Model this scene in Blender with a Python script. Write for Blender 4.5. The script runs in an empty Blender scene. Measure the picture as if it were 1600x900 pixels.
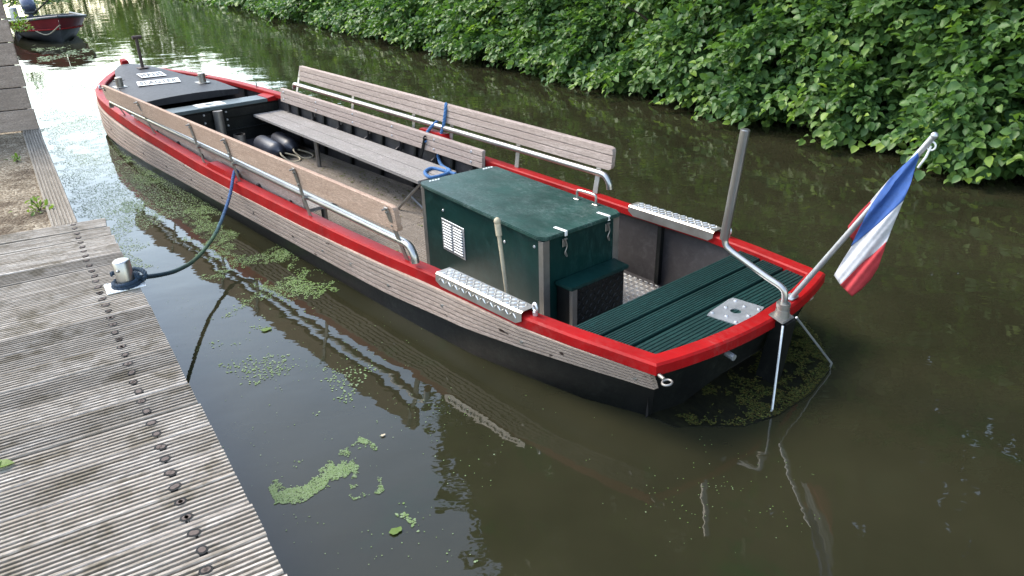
import bpy, bmesh, math, random
import numpy as np
from mathutils import Vector, Matrix, noise
from mathutils.geometry import tessellate_polygon

random.seed(7); RNG = np.random.default_rng(7)
SC = bpy.context.scene
COL = SC.collection
rad = math.radians

# ------------------------------------------------------------------ camera
PITCH, ROLL, CAM_H, FPX = 0.43383, 0.033462, 2.1627, 1199.57
FW = np.array([0, math.cos(PITCH), -math.sin(PITCH)])
_dn = np.array([0, -math.sin(PITCH), -math.cos(PITCH)]); _rt = np.array([1.0, 0, 0])
RT = math.cos(ROLL) * _rt + math.sin(ROLL) * _dn
DN = -math.sin(ROLL) * _rt + math.cos(ROLL) * _dn
CAM = np.array([0, 0, CAM_H])
cd = bpy.data.cameras.new('camera'); cam = bpy.data.objects.new('camera', cd); COL.objects.link(cam)
cam.matrix_world = Matrix(((RT[0], -DN[0], -FW[0], 0), (RT[1], -DN[1], -FW[1], 0), (RT[2], -DN[2], -FW[2], CAM_H), (0, 0, 0, 1)))
cd.sensor_width = 36; cd.lens = 36 * FPX / 1600; cd.clip_start = 0.05; cd.clip_end = 3000
SC.camera = cam

# ------------------------------------------------------------------ light
SUN_EL, SUN_AZ = 50, 298          # azimuth clockwise from +Y
w = bpy.data.worlds.new('World'); SC.world = w; w.use_nodes = True
nt = w.node_tree; nt.nodes.clear()
sky = nt.nodes.new('ShaderNodeTexSky'); sky.sky_type = 'NISHITA'; sky.sun_disc = False
sky.sun_elevation = rad(SUN_EL); sky.sun_rotation = rad(SUN_AZ); sky.dust_density = 1.2; sky.air_density = 1.5; sky.ozone_density = 1
hs = nt.nodes.new('ShaderNodeHueSaturation'); hs.inputs['Saturation'].default_value = 0.85
bg = nt.nodes.new('ShaderNodeBackground'); bg.inputs['Strength'].default_value = 0.15
out = nt.nodes.new('ShaderNodeOutputWorld')
nt.links.new(sky.outputs[0], hs.inputs['Color']); nt.links.new(hs.outputs[0], bg.inputs[0]); nt.links.new(bg.outputs[0], out.inputs[0])
ld = bpy.data.lights.new('sun', 'SUN'); ld.energy = 1.2; ld.angle = rad(24); ld.color = (1, 0.91, 0.77)
sun = bpy.data.objects.new('sun', ld); COL.objects.link(sun)
sd = Vector((math.sin(rad(SUN_AZ)) * math.cos(rad(SUN_EL)), math.cos(rad(SUN_AZ)) * math.cos(rad(SUN_EL)), math.sin(rad(SUN_EL))))
sun.rotation_euler = (-sd).to_track_quat('-Z', 'Y').to_euler(); sun.location = sd * 50
vs = SC.view_settings; vs.view_transform = 'Standard'; vs.look = 'None'; vs.exposure = 1.95; vs.gamma = 1; vs.use_curve_mapping = False
SC.cycles.use_denoising = True
SC.cycles.max_bounces = 8; SC.cycles.glossy_bounces = 4; SC.cycles.transparent_max_bounces = 8

# ------------------------------------------------------------------ frames
BO = np.array([1.18384, 3.41107, 0]); BA = 2.267184
BE = np.array([math.cos(BA), math.sin(BA), 0]); BN = np.array([BE[1], -BE[0], 0])
def b2w(u, v, z): return BO + u * BE + v * BN + np.array([0, 0, z])
def ray(px): return (px[0] - 800) / FPX * RT + (px[1] - 450) / FPX * DN + FW
def wz(px, z):                          # point of the world plane at height z
    d = ray(px); return CAM + (z - CAM_H) / d[2] * d
def w2b(p): d = np.asarray(p) - BO; return np.array([d @ BE, d @ BN, d[2]])
def bv(px, v):                          # point of the boat's plane v = const, in boat terms
    d = ray(px); return w2b(CAM + (v - (CAM - BO) @ BN) / (d @ BN) * d)
def bz(px, z): return w2b(wz(px, z))
DK = wz((165, 342), 0.438); DK[2] = 0; DA = 2.131897
DD = -np.array([math.cos(DA), math.sin(DA), 0]); DW = np.array([DD[1], -DD[0], 0]); D_ROT = math.atan2(DW[1], DW[0])
def d2w(x, y, z): return DK + x * DW + y * DD + np.array([0, 0, z])
def B(u, v, z): return Vector((u, -v, z))   # boat-local coordinates

# ------------------------------------------------------------------ materials
def nod(t, kind, **kw):
    n = t.nodes.new(kind)
    for k, v in kw.items(): setattr(n, k, v)
    return n
def ramp(t, src, stops):
    r = nod(t, 'ShaderNodeValToRGB'); e = r.color_ramp.elements
    while len(e) < len(stops): e.new(0.5)
    for el, (p, c) in zip(e, stops): el.position = p; el.color = (c[0], c[1], c[2], 1) if hasattr(c, '__len__') else (c, c, c, 1)
    t.links.new(src, r.inputs[0]); return r.outputs[0]
def mixc(t, f, a, b, mode='MIX'):
    m = nod(t, 'ShaderNodeMix', data_type='RGBA', blend_type=mode)
    for s, v in ((m.inputs[0], f), (m.inputs[6], a), (m.inputs[7], b)):
        if hasattr(v, 'is_output'): t.links.new(v, s)
        elif hasattr(v, '__len__'): s.default_value = (v[0], v[1], v[2], 1)
        else: s.default_value = v
    return m.outputs[2]
def coords(t, stretch=(1, 1, 1), rand=False):
    tc = nod(t, 'ShaderNodeTexCoord'); mp = nod(t, 'ShaderNodeMapping'); mp.inputs['Scale'].default_value = stretch
    src = tc.outputs['Object']
    if rand:
        oi = nod(t, 'ShaderNodeObjectInfo'); vm = nod(t, 'ShaderNodeVectorMath', operation='SCALE'); vm.inputs[0].default_value = (37, 19, 53)
        t.links.new(oi.outputs['Random'], vm.inputs['Scale'])
        ad = nod(t, 'ShaderNodeVectorMath', operation='ADD'); t.links.new(src, ad.inputs[0]); t.links.new(vm.outputs[0], ad.inputs[1]); src = ad.outputs[0]
    t.links.new(src, mp.inputs[0]); return mp.outputs[0]
def ntex(t, vec, scale, detail=4, rough=0.55, dist=0):
    n = nod(t, 'ShaderNodeTexNoise'); n.inputs['Scale'].default_value = scale; n.inputs['Detail'].default_value = detail
    n.inputs['Roughness'].default_value = rough; n.inputs['Distortion'].default_value = dist
    t.links.new(vec, n.inputs['Vector']); return n.outputs['Fac']
def new_mat(name):
    m = bpy.data.materials.new(name); m.use_nodes = True; t = m.node_tree
    return m, t, t.nodes['Principled BSDF']
def bump(t, bsdf, h, strength, dist=0.01):
    b = nod(t, 'ShaderNodeBump'); b.inputs['Strength'].default_value = strength; b.inputs['Distance'].default_value = dist
    t.links.new(h, b.inputs['Height']); t.links.new(b.outputs[0], bsdf.inputs['Normal']); return b
def paint(name, c, rough=0.4, c2=None, scale=5, specks=None, metal=0, bmp=0.06, rvar=0.15, spec=0.5):
    """painted or metal surface: broad colour drift, fine scuffs, uneven gloss"""
    m, t, p = new_mat(name); v = coords(t)
    c2 = c2 or tuple(x * 0.7 for x in c)
    n1 = ntex(t, v, scale, 5); col = ramp(t, n1, [(0.35, c2), (0.65, c)])
    n2 = ntex(t, v, scale * 9, 6, 0.7)
    if specks:
        msk = ramp(t, ntex(t, coords(t, (1, 2.2, 1)), scale * .55, 6, 0.65, 0.5), [(0.40, 0.04), (0.68, 1)])
        fine = ramp(t, ntex(t, coords(t, (1, 3.5, 1)), scale * 5, 8, 0.75, 0.8), [(0.46, 0), (0.72, 0.9)])
        col = mixc(t, mixc(t, 1.0, msk, fine, 'MULTIPLY'), col, specks)
    t.links.new(col, p.inputs['Base Color'])
    rr = nod(t, 'ShaderNodeMapRange'); rr.inputs[3].default_value = max(0.05, rough - rvar); rr.inputs[4].default_value = rough + rvar
    t.links.new(n2, rr.inputs[0]); t.links.new(rr.outputs[0], p.inputs['Roughness'])
    p.inputs['Metallic'].default_value = metal; p.inputs['Specular IOR Level'].default_value = spec
    if bmp: bump(t, p, n2, bmp, 0.004)
    return m
def wood(name, light, dark, stretch=(1, 14, 14), scale=3, knots=None, rand=False, rough=0.85, stain=None):
    m, t, p = new_mat(name); v = coords(t, stretch, rand); v2 = coords(t, (1, 1, 1), rand)
    g = ntex(t, v, scale, 8, 0.65, 0.4); col = ramp(t, g, [(0.32, dark), (0.62, light)])
    f = ntex(t, v, scale * 9, 5, 0.7); col = mixc(t, ramp(t, f, [(0.42, 0.75), (0.6, 0)]), col, tuple(x * 0.45 for x in dark))
    b = ntex(t, v2, 2.3, 4, 0.6); col = mixc(t, ramp(t, b, [(0.42, 0.0), (0.68, 0.55)]), col, tuple(x * 0.8 for x in dark))
    if stain: col = mixc(t, ramp(t, ntex(t, v2, 5.5, 5, 0.65), [(0.52, 0), (0.66, 0.8)]), col, stain)
    if knots: col = mixc(t, ramp(t, ntex(t, coords(t, (1, 2, 2.4), rand), 9, 3, 0.5), [(0.69, 0), (0.74, 1)]), col, knots)
    if rand:
        oi = nod(t, 'ShaderNodeObjectInfo'); col = mixc(t, 1.0, col, ramp(t, oi.outputs['Random'], [(0, 0.55), (0.25, 0.85), (1, 1.12)]), 'MULTIPLY')
    t.links.new(col, p.inputs['Base Color']); p.inputs['Roughness'].default_value = rough; p.inputs['Specular IOR Level'].default_value = 0.25
    bump(t, p, f, 0.35, 0.004); return m
def leafmat(name, cols, trans=0.3, rough=0.45):
    m, t, p = new_mat(name); ge = nod(t, 'ShaderNodeNewGeometry')
    at = nod(t, 'ShaderNodeAttribute', attribute_name='young')
    col = ramp(t, ge.outputs['Random Per Island'], [(i / (len(cols) - 2), c) for i, c in enumerate(cols[:-1])])
    col = mixc(t, at.outputs['Fac'], col, cols[-1])
    t.links.new(col, p.inputs['Base Color']); p.inputs['Roughness'].default_value = rough; p.inputs['Specular IOR Level'].default_value = 0.3
    tr = nod(t, 'ShaderNodeBsdfTranslucent'); t.links.new(mixc(t, 1.0, col, (1.3, 1.5, 0.6), 'MULTIPLY'), tr.inputs[0])
    mx = nod(t, 'ShaderNodeMixShader'); mx.inputs[0].default_value = trans
    t.links.new(p.outputs[0], mx.inputs[1]); t.links.new(tr.outputs[0], mx.inputs[2])
    t.links.new(mx.outputs[0], t.nodes['Material Output'].inputs[0]); return m
def flat(name, c, rough=0.6, metal=0, spec=0.5):
    m, t, p = new_mat(name); v = coords(t)
    col = ramp(t, ntex(t, v, 40, 4), [(0.3, tuple(x * 0.75 for x in c)), (0.7, c)])
    t.links.new(col, p.inputs['Base Color']); p.inputs['Roughness'].default_value = rough; p.inputs['Metallic'].default_value = metal
    p.inputs['Specular IOR Level'].default_value = spec; return m

MT = dict(
    red=paint('red_paint', (0.30, 0.0042, 0.0055), 0.5, (0.21, 0.0035, 0.0045), 4, (0.26, 0.05, 0.045), spec=0.14),
    tar=paint('black_hull', (0.0075, 0.008, 0.008), 0.42, (0.005, 0.0055, 0.0055), 5, (0.035, 0.038, 0.03), spec=0.25),
    hold=paint('inside_paint', (0.030, 0.026, 0.027), 0.55, (0.020, 0.017, 0.018), 3, (0.075, 0.07, 0.07)),
    deck=paint('deck_paint', (0.020, 0.020, 0.025), 0.6, (0.012, 0.012, 0.016), 3, (0.055, 0.055, 0.062), spec=0.35),
    green=paint('green_panel', (0.0035, 0.025, 0.022), 0.36, (0.0025, 0.017, 0.015), 2.5, (0.018, 0.055, 0.050), spec=0.28),
    lid=paint('green_lid', (0.007, 0.042, 0.033), 0.45, (0.005, 0.027, 0.021), 6, (0.16, 0.20, 0.19), spec=0.4),
    gplank=wood('green_plank', (0.010, 0.048, 0.042), (0.004, 0.024, 0.021), (14, 1, 14), rough=0.55),
    thwart=paint('grey_green_paint', (0.075, 0.10, 0.105), 0.5, (0.05, 0.07, 0.075), 5, (0.12, 0.15, 0.15)),
    steel=paint('stainless', (0.40, 0.39, 0.375), 0.33, (0.34, 0.33, 0.315), 6, metal=0.9, bmp=0, rvar=0.04),
    dull=paint('dull_steel', (0.33, 0.31, 0.285), 0.48, (0.25, 0.235, 0.215), 9, metal=0.85, bmp=0.02, rvar=0.08),
    tread=paint('aluminium_tread', (0.48, 0.46, 0.43), 0.42, (0.34, 0.31, 0.28), 7, metal=0.85, bmp=0.03, rvar=0.08),
    bar=paint('tread_bar', (0.72, 0.70, 0.66), 0.35, (0.62, 0.60, 0.56), 7, metal=0.7, bmp=0, rvar=0.05),
    slime=paint('slimy_plate', (0.0045, 0.0045, 0.004), 0.4, (0.011, 0.011, 0.006), 2.2, (0.03, 0.03, 0.012), spec=0.2),
    galv=paint('galvanised', (0.55, 0.56, 0.58), 0.45, (0.42, 0.43, 0.45), 12, metal=0.8, bmp=0.03),
    strake=wood('rubbing_wood', (0.52, 0.405, 0.33), (0.36, 0.27, 0.215), (1, 10, 16), 3, (0.035, 0.02, 0.014)),
    bench=wood('bench_wood', (0.47, 0.38, 0.335), (0.32, 0.25, 0.215), (1, 14, 14), 3),
    seat=wood('seat_wood', (0.37, 0.34, 0.315), (0.24, 0.215, 0.195), (1, 14, 14), 3, stain=(0.20, 0.185, 0.165)),
    outer=wood('backrest_wood', (0.56, 0.395, 0.30), (0.42, 0.28, 0.205), (1, 9, 9), 4),
    floor=wood('floor_wood', (0.30, 0.255, 0.21), (0.17, 0.14, 0.11), (1, 14, 14), 3),
    dock=wood('dock_wood', (0.62, 0.56, 0.495), (0.27, 0.225, 0.175), (1, 16, 16), 2.4, rand=True, stain=(0.13, 0.105, 0.07)),
    fence=wood('fence_wood', (0.50, 0.40, 0.335), (0.32, 0.25, 0.205), (1, 12, 12), 3, rand=True),
    cap=wood('edge_wood', (0.40, 0.35, 0.29), (0.22, 0.19, 0.15), (14, 1, 14), 3),
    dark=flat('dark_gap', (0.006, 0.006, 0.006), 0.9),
    screw=flat('rusty_screw', (0.085, 0.060, 0.050), 0.7, 0.2),
    navy=flat('navy_rope', (0.016, 0.032, 0.060), 0.85), blue=flat('blue_rope', (0.055, 0.15, 0.33), 0.85),
    rubber=paint('fender_rubber', (0.026, 0.030, 0.042), 0.45, (0.018, 0.020, 0.028), 6),
    cream=flat('cream_rope', (0.42, 0.36, 0.25), 0.9), white=flat('white_plate', (0.74, 0.74, 0.72), 0.5),
    ink=flat('black_letters', (0.012, 0.012, 0.012), 0.5),
    fred=flat('flag_red', (0.38, 0.028, 0.036), 0.8), fwhite=flat('flag_white', (0.46, 0.46, 0.49), 0.8), fblue=flat('flag_blue', (0.022, 0.075, 0.26), 0.8),
    maroon=paint('maroon_paint', (0.20, 0.022, 0.030), 0.4), grey=paint('grey_hull', (0.07, 0.075, 0.08), 0.45),
    motor=paint('motor_cowling', (0.07, 0.085, 0.14), 0.25), bark=wood('bark', (0.10, 0.08, 0.06), (0.04, 0.03, 0.022), (6, 6, 1), 4),
    hedge=leafmat('hedge_leaves', [(0.050, 0.110, 0.032), (0.078, 0.158, 0.042), (0.045, 0.100, 0.038), (0.105, 0.188, 0.048), (0.22, 0.32, 0.05)]),
    tree=leafmat('tree_leaves', [(0.030, 0.070, 0.018), (0.045, 0.10, 0.022), (0.035, 0.08, 0.02), (0.10, 0.16, 0.03)]),
    lime=leafmat('far_leaves', [(0.10, 0.17, 0.03), (0.14, 0.21, 0.04), (0.08, 0.14, 0.03), (0.2, 0.28, 0.05)]),
    weed=leafmat('duckweed', [(0.085, 0.15, 0.03), (0.13, 0.21, 0.05), (0.07, 0.12, 0.03), (0.16, 0.23, 0.08), (0.22, 0.27, 0.17)], 0.1, 0.6),
    litter=leafmat('leaf_litter', [(0.10, 0.07, 0.03), (0.16, 0.12, 0.05), (0.06, 0.045, 0.025), (0.20, 0.16, 0.07), (0.14, 0.16, 0.05)], 0.1, 0.8),
    algae=leafmat('algae', [(0.022, 0.032, 0.009), (0.05, 0.068, 0.015), (0.03, 0.025, 0.008), (0.085, 0.105, 0.025), (0.13, 0.085, 0.02)], 0.1, 0.5),
)
# rope that is blue at the boat and algae green where it sags
m, t, p = new_mat('mooring_rope'); tc = nod(t, 'ShaderNodeTexCoord'); sp = nod(t, 'ShaderNodeSeparateXYZ'); t.links.new(tc.outputs['Object'], sp.inputs[0])
mr = nod(t, 'ShaderNodeMapRange'); mr.inputs[1].default_value = 3.8; mr.inputs[2].default_value = 6.05; t.links.new(sp.outputs['Y'], mr.inputs[0])
ns = ntex(t, tc.outputs['Object'], 60, 3)
t.links.new(mixc(t, ramp(t, ns, [(0.35, 0.6), (0.6, 0)]), ramp(t, mr.outputs[0], [(0.0, (0.014, 0.030, 0.058)), (0.22, (0.016, 0.045, 0.060)), (0.40, (0.045, 0.085, 0.045)), (0.62, (0.055, 0.11, 0.05)), (0.8, (0.04, 0.095, 0.20)), (1, (0.05, 0.10, 0.26))]), (0.012, 0.02, 0.03)), p.inputs['Base Color'])
p.inputs['Roughness'].default_value = 0.9; MT['moor'] = m
# water
m, t, p = new_mat('canal_water'); v = coords(t)
a = ntex(t, v, 0.9, 4, 0.6); col = ramp(t, a, [(0.35, (0.017, 0.0165, 0.0085)), (0.65, (0.024, 0.0225, 0.0120))])
wd = ntex(t, v, 1.6, 6, 0.7, 0.6); col = mixc(t, ramp(t, wd, [(0.55, 0), (0.72, 0.6)]), col, (0.012, 0.021, 0.008))
t.links.new(col, p.inputs['Base Color']); p.inputs['Roughness'].default_value = 0.015; p.inputs['IOR'].default_value = 1.333
n1 = ntex(t, v, 1.3, 2, 0.5, 0.3); n2 = ntex(t, coords(t, (1, 1.6, 1)), 7.0, 2, 0.5, 0.3)
ad = nod(t, 'ShaderNodeMath', operation='MULTIPLY_ADD'); ad.inputs[1].default_value = 0.09; t.links.new(n2, ad.inputs[0]); t.links.new(n1, ad.inputs[2])
bump(t, p, ad.outputs[0], 0.28, 0.03); MT['water'] = m
# gravel and soil
def ground_mat(name, cols, vscale=55):
    m, t, p = new_mat(name); v = coords(t)
    vo = nod(t, 'ShaderNodeTexVoronoi'); vo.inputs['Scale'].default_value = vscale; t.links.new(v, vo.inputs['Vector'])
    sx = nod(t, 'ShaderNodeSeparateColor'); t.links.new(vo.outputs['Color'], sx.inputs[0])
    col = ramp(t, sx.outputs[0], [(0, cols[0]), (0.5, cols[1]), (1, cols[2])])
    col = mixc(t, ramp(t, ntex(t, v, 3, 5, 0.7), [(0.45, 0), (0.62, 0.75)]), col, cols[3])
    t.links.new(col, p.inputs['Base Color']); p.inputs['Roughness'].default_value = 0.9; p.inputs['Specular IOR Level'].default_value = 0.05
    bump(t, p, vo.outputs['Distance'], 0.9, 0.015).invert = True; return m
MT['gravel'] = ground_mat('gravel', [(0.13, 0.10, 0.07), (0.24, 0.195, 0.14), (0.36, 0.31, 0.235), (0.07, 0.05, 0.035)])
MT['soil'] = ground_mat('soil', [(0.02, 0.018, 0.012), (0.035, 0.03, 0.02), (0.03, 0.04, 0.015), (0.012, 0.012, 0.008)], 20)
MT['lawn'] = ground_mat('lawn', [(0.08, 0.16, 0.03), (0.12, 0.21, 0.04), (0.16, 0.26, 0.05), (0.06, 0.12, 0.02)], 90)

# ------------------------------------------------------------------ mesh helpers
def tag(o, label=None, cat=None, group=None, kind=None):
    for k, v in (('label', label), ('category', cat), ('group', group), ('kind', kind)):
        if v: o[k] = v
    return o
def empty(name, loc, rz=0):
    o = bpy.data.objects.new(name, None); COL.objects.link(o); o.location = loc; o.rotation_euler = (0, 0, rz); o.empty_display_size = 0.1; return o
def link(name, me, mats, parent=None):
    for mm in (mats if isinstance(mats, (list, tuple)) else [mats]): me.materials.append(mm)
    o = bpy.data.objects.new(name, me); COL.objects.link(o)
    if parent: o.parent = parent
    return o
def dup(o, parent, loc=None, **kw):
    c = o.copy(); COL.objects.link(c); c.parent = parent
    if loc is not None: c.location = loc
    for ch in o.children:
        d = ch.copy(); COL.objects.link(d); d.parent = c
    return c
class MB:
    def __init__(s): s.v = []; s.f = []; s.m = []
    def add(s, vs, fs, mat=0):
        o = len(s.v); s.v += [tuple(x) for x in vs]; s.f += [tuple(i + o for i in f) for f in fs]; s.m += [mat] * len(fs)
    def from_bm(s, bm, M=None, mat=0):
        bm.verts.ensure_lookup_table(); vs = [(M @ x.co if M else x.co) for x in bm.verts]; bm.verts.index_update()
        s.add(vs, [[x.index for x in f.verts] for f in bm.faces], mat); bm.free()
    def box(s, c, size, M=None, bev=0.003, mat=0):
        bm = bmesh.new(); bmesh.ops.create_cube(bm, size=1)
        for x in bm.verts: x.co = Vector((x.co.x * size[0], x.co.y * size[1], x.co.z * size[2]))
        if bev: bmesh.ops.bevel(bm, geom=bm.edges[:], offset=min(bev, 0.45 * min(size)), segments=1, affect='EDGES')
        T = Matrix.Translation(Vector(c)) @ (M.to_4x4() if M else Matrix.Identity(4)); s.from_bm(bm, T, mat)
    def prism(s, low, high, mat=0, bev=0):
        n = len(low); bm = bmesh.new(); a = [bm.verts.new(x) for x in low]; b = [bm.verts.new(x) for x in high]
        bm.faces.new(a[::-1]); bm.faces.new(b)
        for i in range(n): bm.faces.new((a[i], a[(i + 1) % n], b[(i + 1) % n], b[i]))
        bmesh.ops.recalc_face_normals(bm, faces=bm.faces[:])
        if bev: bmesh.ops.bevel(bm, geom=bm.edges[:], offset=bev, segments=2, affect='EDGES')
        s.from_bm(bm, None, mat)
    def tube(s, pts, r, seg=12, mat=0, caps=True):
        pts = [Vector(x) for x in pts]; n = len(pts); rs = r if hasattr(r, '__len__') else [r] * n
        tg = [(pts[min(i + 1, n - 1)] - pts[max(i - 1, 0)]).normalized() for i in range(n)]
        up = Vector((0, 0, 1)) if abs(tg[0].z) < 0.9 else Vector((1, 0, 0)); a = tg[0].cross(up).normalized(); vs = []; fs = []
        for i in range(n):
            a = (a - tg[i] * a.dot(tg[i])).normalized(); b = tg[i].cross(a)
            vs += [pts[i] + (a * math.cos(2 * math.pi * k / seg) + b * math.sin(2 * math.pi * k / seg)) * rs[i] for k in range(seg)]
        for i in range(n - 1):
            for k in range(seg): fs.append((i * seg + k, i * seg + (k + 1) % seg, (i + 1) * seg + (k + 1) % seg, (i + 1) * seg + k))
        if caps: fs.append(tuple(range(seg))[::-1]); fs.append(tuple((n - 1) * seg + k for k in range(seg)))
        s.add(vs, fs, mat)
    def cyl(s, p, q, r, r2=None, seg=16, mat=0): s.tube([p, q], [r, r if r2 is None else r2], seg, mat)
    def loft(s, secs, closed=False, cap=False, mat=0):
        n = len(secs[0]); vs = [x for q in secs for x in q]; fs = []
        for i in range(len(secs) - 1):
            for k in range(n if closed else n - 1): fs.append((i * n + k, i * n + (k + 1) % n, (i + 1) * n + (k + 1) % n, (i + 1) * n + k))
        if cap: fs.append(tuple(range(n))[::-1]); fs.append(tuple((len(secs) - 1) * n + k for k in range(n)))
        s.add(vs, fs, mat)
    def ring(s, c, R, r, axis, seg=20, mat=0):
        ax = Vector(axis).normalized(); a = ax.orthogonal().normalized(); b = ax.cross(a)
        pts = [Vector(c) + (a * math.cos(2 * math.pi * i / seg) + b * math.sin(2 * math.pi * i / seg)) * R for i in range(seg + 1)]
        s.tube(pts, r, 8, mat, False)
    def ball(s, c, r, mat=0, sc=(1, 1, 1)):
        bm = bmesh.new(); bmesh.ops.create_icosphere(bm, subdivisions=2, radius=r)
        s.from_bm(bm, Matrix.Translation(Vector(c)) @ Matrix.Diagonal((*sc, 1)), mat)
    def build(s, name, mats, parent=None, angle=35):
        me = bpy.data.meshes.new(name); me.from_pydata([tuple(x) for x in s.v], [], s.f); me.update()
        bm = bmesh.new(); bm.from_mesh(me); bmesh.ops.recalc_face_normals(bm, faces=bm.faces[:]); bm.to_mesh(me); bm.free()
        me.polygons.foreach_set('material_index', s.m)
        if angle: me.shade_smooth(); me.set_sharp_from_angle(angle=rad(angle))
        return link(name, me, mats, parent)
def smooth_path(pts, n=8):
    P = [np.array(p, float) for p in pts]; P = [2 * P[0] - P[1]] + P + [2 * P[-1] - P[-2]]; o = []
    for i in range(1, len(P) - 2):
        for k in range(n):
            t = k / n; a, b, c, d = P[i - 1:i + 3]
            o.append(0.5 * (2 * b + (c - a) * t + (2 * a - 5 * b + 4 * c - d) * t * t + (3 * b - a - 3 * c + d) * t ** 3))
    o.append(P[-2]); return o
def rope_strands(mb, pts, r, pitch=0.07, mat=0):
    pts = [Vector(p) for p in pts]; L = [0]
    for a, b in zip(pts, pts[1:]): L.append(L[-1] + (b - a).length)
    n = max(8, int(L[-1] / 0.012)); q = []
    A = np.array([list(p) for p in pts]); S = np.linspace(0, L[-1], n); Q = np.stack([np.interp(S, L, A[:, k]) for k in range(3)], 1)
    tg = np.gradient(Q, axis=0); tg /= np.linalg.norm(tg, axis=1)[:, None]
    ref = np.array([0.31, 0.2, 0.93]); a = np.cross(tg, ref); a /= np.linalg.norm(a, axis=1)[:, None]; b = np.cross(tg, a)
    for k in range(3):
        ph = S / pitch * 2 * math.pi + k * 2.094
        mb.tube(list(Q + (a * np.cos(ph)[:, None] + b * np.sin(ph)[:, None]) * r * 0.48), r * 0.60, 6, mat)

# ------------------------------------------------------------------ boat outline
BU = [0, .45, .8, 1.46, 2.15, 3.0, 4.1, 4.9, 5.9, 6.7, 7.6, 8.2, 8.7, 9.05, 9.4, 9.7, 10.0, 10.2]
BB = [.72, .80, .845, .858, .907, .932, .955, .962, .947, .932, .885, .848, .785, .71, .56, .395, .20, .03]
WU = [0, .12, .48, 1.2, 1.8, 2.5, 4.0, 5.7, 6.5, 7.1, 7.8, 8.5, 9.1, 9.5, 9.8, 10.05, 10.2]
WB = [.56, .59, .72, .845, .872, .880, .888, .890, .905, .900, .86, .79, .68, .50, .31, .13, .02]
ZU = [0, 1, 2.5, 4.5, 7, 9, 10.2]; ZZ = [.398, .400, .407, .426, .483, .524, .62]
def hb(u): return float(np.interp(u, BU, BB))
def hw(u): return float(np.interp(u, WU, WB))
def hz(u): return float(np.interp(u, ZU, ZZ))
def zc(u): return float(np.interp(u, [0, 6.4, 7.2, 8.5, 9.2, 9.6, 9.9, 10.1, 10.2], [-.2, -.16, -.03, .02, .05, .12, .25, .42, .52]))
def side(u, z):
    f = min(1, max(0, z / (hz(u) - .01))); return hw(u) * (1 - f) + (hb(u) - .015) * f
ST = [0, .1, .25, .45, .8, 1.2, 1.6, 2, 2.5, 3, 3.5, 4, 4.5, 5, 5.5, 6, 6.4, 6.8, 7.2, 7.6, 8, 8.3, 8.6, 8.85, 9.05, 9.25, 9.4, 9.55, 9.7, 9.85, 10, 10.1, 10.2]
def ut(v): return -.105 * (1 - min(1, (v / .72) ** 2))     # plan curve of the transom
boat = empty('passenger_boat', BO, BA)
tag(boat, 'long black open passenger boat with red gunwale, wooden benches and green engine box', 'boat')

# hull shell
mb = MB(); secs_o = {1: [], -1: []}; secs_i = {1: [], -1: []}
for s in (1, -1):
    for u in ST:
        du = .12 * max(0, 1 - u / .5); z0 = max(zc(u), 0)
        bo = hw(u + du) if u < .5 else hw(u)
        zb = zc(u); kb = max(.02, bo - (.12 if u < 7 else .05) * min(1, bo / .3))
        if u < .6: zb = -.02 - .3 * u
        secs_o[s].append([B(u, s * (hb(u) - .012), hz(u) - .02), B(u + du * .5, s * (hb(u) - .012 + bo) / 2, (hz(u) - .02 + z0) / 2), B(u + du, s * bo, z0), B(u + du, s * kb, zb), B(u + du, 0, zb)])
        zi = max(-.085, zc(u) + .03); bi = max(.005, side(u, max(zi, 0)) - .055)
        secs_i[s].append([B(u + .02, s * max(.005, hb(u) - .05), hz(u) - .02), B(u + du + .02, s * bi, zi), B(u + du + .02, 0, zi)])
    mb.loft(secs_o[s]); mb.loft(secs_i[s], mat=1)
# transom: raked, with the raised underside of the stern
vv = np.linspace(-.708, .708, 33); top = []; bot = []; fwd = []
for v in vv:
    k = abs(v) / .708; zb = .17 * max(0, 1 - (abs(v) / .52) ** 2) - .005
    top.append(B(ut(v) + .012, v, hz(0) - .03)); x = v * (0.83 + .10 * zb / .17)
    bot.append(B(ut(v) + .012 + .12 * (1 - zb / .4) * (1 if True else 0), x, zb)); fwd.append(B(.62, x * 1.15, -.20))
mb.loft([top, bot, fwd]); inn = [B(ut(v) + .05, v * .97, hz(0) - .03) for v in vv]; inb = [B(.15, v * .85, -.085) for v in vv]; mb.loft([inn, inb], mat=1)
mb.build('hull', [MT['tar'], MT['hold']], boat, 30)

# red gunwale: one sweep from bow round the stern back to the bow
path = [(u, -hb(u)) for u in ST[::-1][1:]] + [(ut(v), v) for v in np.linspace(-.715, .715, 21)[1:-1]] + [(u, hb(u)) for u in ST[:-1]]
def sweep(path, prof):
    P = np.array(path); n = len(P); secs = []
    for i in range(n):
        a = P[i] - P[max(i - 1, 0)]; b = P[min(i + 1, n - 1)] - P[i]
        if i == 0: a = b
        if i == n - 1: b = a
        a = a / np.linalg.norm(a); b = b / np.linalg.norm(b); na = np.array([a[1], -a[0]]); nb = np.array([b[1], -b[0]])
        m = na + nb; m = m / np.linalg.norm(m); m = m / max(.5, m @ na)
        u, v = P[i]; hh = float(np.interp(u, [0, .6, 2, 3.5, 6, 8, 9], [.058, .058, .075, .095, .10, .12, .10]))
        secs.append([B(*(P[i] + m * d), hz(max(u, 0)) + (z if z > -.05 else (-hh if z < -.9 else z))) for d, z in prof])
    return secs
mb = MB(); mb.loft(sweep(path, [(-.004, -1), (-.004, -.010), (.006, 0), (.078, 0), (.086, -.008), (.086, -.052), (.03, -.052)]), True, True)
g = mb.build('gunwale', MT['red'], boat, 40)
mb = MB()
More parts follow.
